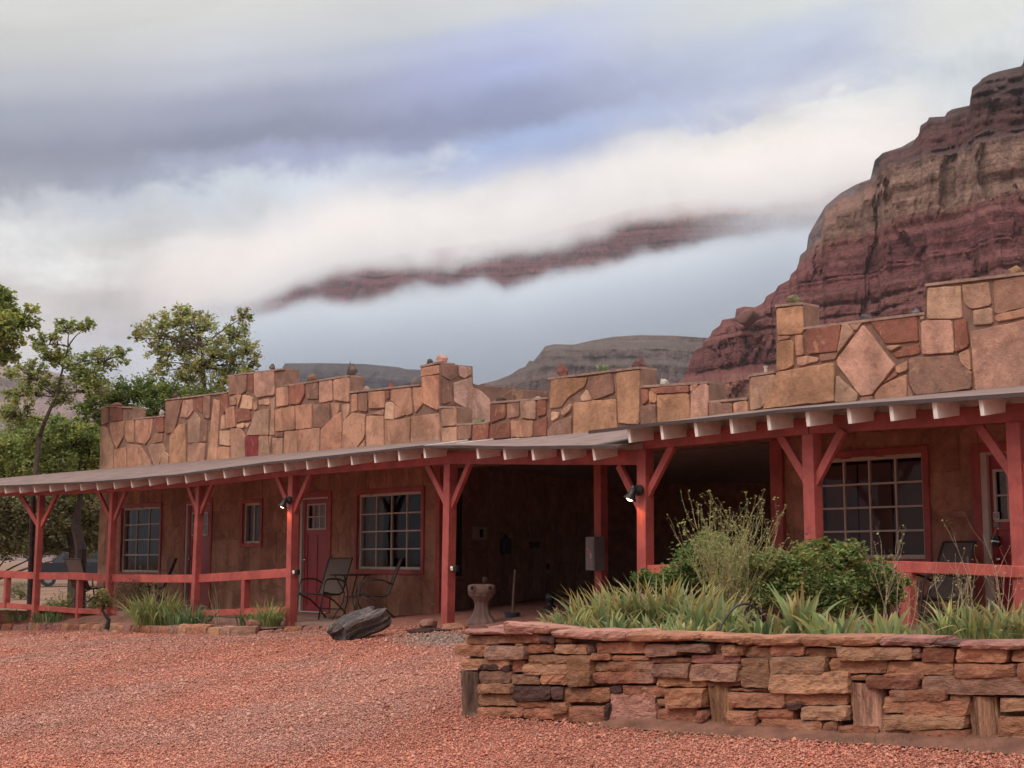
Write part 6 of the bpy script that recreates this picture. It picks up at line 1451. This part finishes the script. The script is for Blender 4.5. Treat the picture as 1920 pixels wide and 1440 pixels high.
for (x, y, s_, lab, i) in ((1000, 1020, 14, 'dark winged metal ornament on the carport wall', 1), (1025, 1062, 12, 'small round dark ornament low on the carport wall', 2)):
    a, z = PSr.sz(x, y); p = PSr.pt(a, z, 0); k_ = p.y/2600; mb = MB(); wx = s_*k_/.4
    if i == 1:
        for sx in (-1, 1): mb.hexa([p - PSr.n*b_ + PSr.d*sx*aa*wx + UP*zz*s_*k_ for b_ in (.02, .035) for aa, zz in ((0, -.4), (.6, -.6), (.75, .3), (0, .25))])
    else:
        mb.tube([p - PSr.n*.015, p - PSr.n*.05], s_*k_*.5, 14)
    tag(mb.build('wall_ornament', M['bronze'], loc=tuple(p)), lab, 'ornament')
# grey breaker box on the inner post -----------------------------------------------------
q = at(1127, 1038, 18.9 - .0); bw = MB(); fx = q + LO*.13 - D2*.02
px_k = 18.8/2600
bw.box(fx, (.17, .20, 62*px_k), (D2, N2, UP)); bo = tag(bw.build('breaker_box', M['greybox'], loc=tuple(fx), bevel=.008), 'grey metal breaker box mounted on the inner carport post', 'electrical box')
cv = MB(); cv.box(fx + LO*.104, (.14, .008, 54*px_k), (D2, N2, UP)); cvo = cv.build('cover', simple('grey_cover', (.17, .165, .175), .45, .1, 6, .1, .002), bo, bevel=.004)
stk = MB(); rr = random.Random(5)
for (a, z, w, h, c) in ((.0, .02, .05, .05, (.4,.16,.16)), (-.03, -.03, .03, .07, (.42,.38,.36)), (-.03, -.10, .04, .04, (.36,.17,.16)), (.03, .06, .04, .03, (.38,.22,.2))): stk.box(fx + LO*.110 + D2*a + UP*z, (w, .003, h), (D2, N2, UP), c)
stk.build('stickers', M['attr'], cvo)
# post lamps --------------------------------------------------------------------------------
def lamp(px, py, Y, label, pw):
    c_ = at(px, py, Y); root = empty('post_lamp', tuple(c_), label=label, cat='lamp', group='post lamps')
    back = c_ + N2*.0
    mb = MB(); mb.tube([c_ + N2*.03, c_ - N2*.0], .062, 18); mb.tube([c_, c_ - N2*.03], [.05, .035], 14); mb.build('back_plate', M['black'], root, smooth=False)
    h0 = c_ - N2*.05 + D2*.02; axd = (V((0, 0, -1)) - N2*.30 + D2*.28).normalized()
    mb = MB(); mb.tube([c_ - N2*.01, h0 + UP*.02], .018, 8); mb.tube([h0 + UP*.045, h0 + UP*.02], [.02, .032], 14); mb.build('arm', M['black'], root)
    sh = MB(); n = 22; prof = [(.034, -.01), (.036, .03), (.045, .055), (.072, .098), (.078, .112), (.075, .112), (.068, .098), (.038, .052), (.0, .03)]
    x_ = axd.cross(V((0, 1, 0))).normalized(); y_ = axd.cross(x_); vs = [h0 + axd*z + (x_*math.cos(2*math.pi*k/n) + y_*math.sin(2*math.pi*k/n))*r for r, z in prof for k in range(n)]
    sh.add(vs, [(i*n+k, i*n+(k+1)%n, (i+1)*n+(k+1)%n, (i+1)*n+k) for i in range(len(prof)-1) for k in range(n)]); sh.build('shade', M['black'], root, smooth=True)
    bm_ = bpy.data.materials.new('lamp_glow'); bm_.use_nodes = True; t = bm_.node_tree; t.nodes.clear(); k = NG(t); e = k.n('ShaderNodeEmission'); e.inputs[0].default_value = (1, .78, .45, 1); e.inputs[1].default_value = 9; ou = k.n('ShaderNodeOutputMaterial'); k.l(e.outputs[0], ou.inputs[0])
    bb = MB(); n = 14; prof = [(0, .128), (.018, .124), (.036, .112), (.042, .095), (.03, .075)]; vs = [h0 + axd*z + (x_*math.cos(2*math.pi*k/n) + y_*math.sin(2*math.pi*k/n))*r for r, z in prof for k in range(n)]
    bb.add(vs, [(i*n+k, i*n+(k+1)%n, (i+1)*n+(k+1)%n, (i+1)*n+k) for i in range(4) for k in range(n)]); bb.build('bulb', bm_, root, smooth=True)
    ld = bpy.data.lights.new('lamp_light', 'SPOT'); ld.energy = pw; ld.color = (1, .50, .20); ld.spot_size = R(120); ld.spot_blend = .6; ld.shadow_soft_size = .02
    lo_ = bpy.data.objects.new('lamp_light', ld); col.objects.link(lo_); lo_.parent = root; lo_.location = h0 + axd*.135 - c_; lo_.rotation_euler = ((-axd) + N2*-.55).to_track_quat('Z', 'Y').to_euler()
p5 = eL[4]; lamp(541, 938, p5.y-.10, 'black barn lamp glowing on the left porch post beside the red door', 5)
lamp(1196, 919, pM.y-.10, 'black barn lamp glowing on the middle-right porch post before the carport', 5)
# small solar lights on two posts
for (x, y, q, lab) in ((553, 1073, eL[4], 'small dark solar light on the lamp post near the railing end'), (850, 1066, eL[5], 'small dark solar light on the middle porch post')):
    c_ = at(x, y, q.y-.13); root = empty('solar_light', tuple(c_), label=lab, cat='solar light', group='solar lights on the posts')
    mb = MB(); mb.box(c_ + N2*.03, (.10, .07, .085), (D2, N2, UP)); mb.build('housing', M['black'], root, bevel=.012)
    mb = MB(); f0 = c_ - N2*.018 + D2*.015; X_ = D2*.028; Z_ = UP*.028
    mb.add([f0 - X_ - Z_, f0 + X_ - Z_, f0 + X_ + Z_, f0 - X_ + Z_, f0 - N2*.02], [(0,1,4), (1,2,4), (2,3,4), (3,0,4)]); mb.build('lens', simple('clear_lens', (.75, .72, .62), .25, .3, 40, 0), root)
# chairs ---------------------------------------------------------------------------------------
def chair(loc, rz, label, first=None):
    root = empty('patio_chair', loc, rz, label=label, cat='chair', group='sling patio chairs on the porch')
    sg = MB(); W_ = .25; prof = [(-.24, .42), (-.20, .43), (-.05, .40), (.12, .39), (.20, .42), (.26, .56), (.33, .75), (.40, .93), (.42, .97)]
    vs = [(x, y, z - (0 if abs(x) > .2 else .012)) for y, z in prof for x in (-W_, -.12, 0, .12, W_)]; vs2 = [(x, y+.008, z-.010) for x, y, z in vs]; n = len(prof)
    fs = [(i*5+k, i*5+k+1, (i+1)*5+k+1, (i+1)*5+k) for i in range(n-1) for k in range(4)]; o = len(vs)
    sg.add(vs, fs); sg.add(vs2, [f[::-1] for f in fs]); 
    sg.add([vs[i*5] for i in range(n)] + [vs2[i*5] for i in range(n)], [(i, i+1, n+i+1, n+i) for i in range(n-1)]); sg.add([vs[i*5+4] for i in range(n)] + [vs2[i*5+4] for i in range(n)], [(i, i+1, n+i+1, n+i) for i in range(n-1)])
    sg.build('sling', M['sling'], root, world=False, smooth=True)
    for s in (-1, 1):
        x = s*.27
        mb = MB(); mb.tube([(x, y, z) for y, z in prof], .014, 8); mb.build('side_rail', M['bronze'], root, world=False, smooth=True)
        mb = MB(); mb.tube([(x*1.04, -.34, 0), (x*1.04, -.27, .30), (x*1.06, -.23, .56), (x*1.06, -.19, .625), (x*1.06, -.11, .645), (x*1.06, .10, .64), (x*1.05, .22, .60), (x*1.02, .275, .56)], .014, 8); mb.build('armrest', M['bronze'], root, world=False, smooth=True)
        mb = MB(); mb.tube([(x, -.26, .40), (x, .0, .30), (x, .20, .16), (x, .36, 0)], .013, 8); mb.build('leg', M['bronze'], root, world=False, smooth=True)
    mb = MB(); mb.tube([(-.27, -.24, .41), (.27, -.24, .41)], .013, 8); mb.tube([(-.27, .21, .15), (.27, .21, .15)], .011, 8); mb.tube([(-.27, .425, .975), (.27, .425, .975)], .013, 8); mb.build('cross_bar', M['bronze'], root, world=False)
    return root
def fpos(x, y, Y, z=ZF): p = at(x, y, Y); return (p.x, p.y, z)
c1 = chair(fpos(603, 1140, 23.0), R(-38), 'sling patio chair in front of the red door, facing the yard')
def dup(root, loc, rz, label):
    r = root.copy(); col.objects.link(r); r.location = loc; r.rotation_euler = (0, 0, rz); r['label'] = label
    for ch in root.children:
        q = ch.copy(); col.objects.link(q); q.parent = r
    return r
dup(c1, fpos(702, 1140, 22.1), R(-82), 'sling patio chair seen side-on under the square window')
dup(c1, fpos(1738, 1140, 14.3, ZF+.16), R(-72), 'sling patio chair right of the wide window behind the railing')
dup(c1, fpos(168, 1130, 27.6), R(140), 'sling patio chair seen from behind at the far left porch end')
dup(c1, fpos(287, 1135, 28.0), R(-80), 'sling patio chair in front of the leftmost gridded window')
tb = empty('bistro_table', fpos(656, 1145, 22.7), label='small round black bistro table between two patio chairs', cat='table')
mb = MB(); mb.lathe([(.0, .70), (.33, .70), (.34, .712), (.33, .722), (0, .724)], 32); mb.build('tabletop', M['black'], tb, world=False)
for i in range(4):
    a = i*math.pi/2+.5; mb = MB(); mb.tube([(math.cos(a)*r_, math.sin(a)*r_, z) for r_, z in ((.27, .70), (.20, .60), (.10, .42), (.12, .28), (.24, .10), (.30, 0))], .011, 8); mb.build('leg', M['bronze'], tb, world=False, smooth=True)
mb = MB(); mb.tube([(math.cos(a)*.105, math.sin(a)*.105, .36) for a in [i*math.pi/8 for i in range(17)]], .008, 6); mb.build('leg_ring', M['bronze'], tb, world=False)
# parked vehicle far behind --------------------------------------------------------------------
cp = g_at(146, 1060, 70); car = empty('parked_car', tuple(cp), R(20), label='dark pickup-like vehicle half hidden behind the second left railing post', cat='car')
cb = MB(); prof = [(-2.2, .45), (-2.25, .85), (-2.1, 1.05), (-1.2, 1.12), (-.7, 1.68), (.9, 1.72), (1.35, 1.15), (2.2, 1.08), (2.3, .8), (2.25, .45)]
n = len(prof); vs = [(x, s*(.88 - (.12 if z > 1.3 else 0)), z) for s in (-1, 1) for x, z in prof]; cb.add(vs, [tuple(range(n)), tuple(range(n, 2*n))[::-1]] + [(i, (i+1)%n, n+(i+1)%n, n+i) for i in range(n)]); cb.build('body', simple('dark_blue_car_paint', (.018, .022, .03), .3, .05, 3, 0), car, world=False, bevel=.05)
for s in (-1, 1):
    mb = MB(); mb.add([(-.95, s*.86, 1.18), (-.62, s*.80, 1.60), (.82, s*.80, 1.62), (1.15, s*.86, 1.18)], [(0,1,2,3)]); mb.build('side_window', M['glass'], car, world=False)
    mb = MB(); mb.box((-2.2, s*.62, .82), (.12, .3, .16)); mb.build('headlight', M['white'], car, world=False, bevel=.02)
    for x in (-1.4, 1.4):
        mb = MB(); mb.tube([(x, s*.72, .36), (x, s*.93, .36)], .36, 20); w_ = mb.build('wheel', M['black'], car, world=False); mb = MB(); mb.tube([(x, s*.9, .36), (x, s*.945, .36)], .2, 14); mb.build('rim', M['greybox'], w_, world=False)
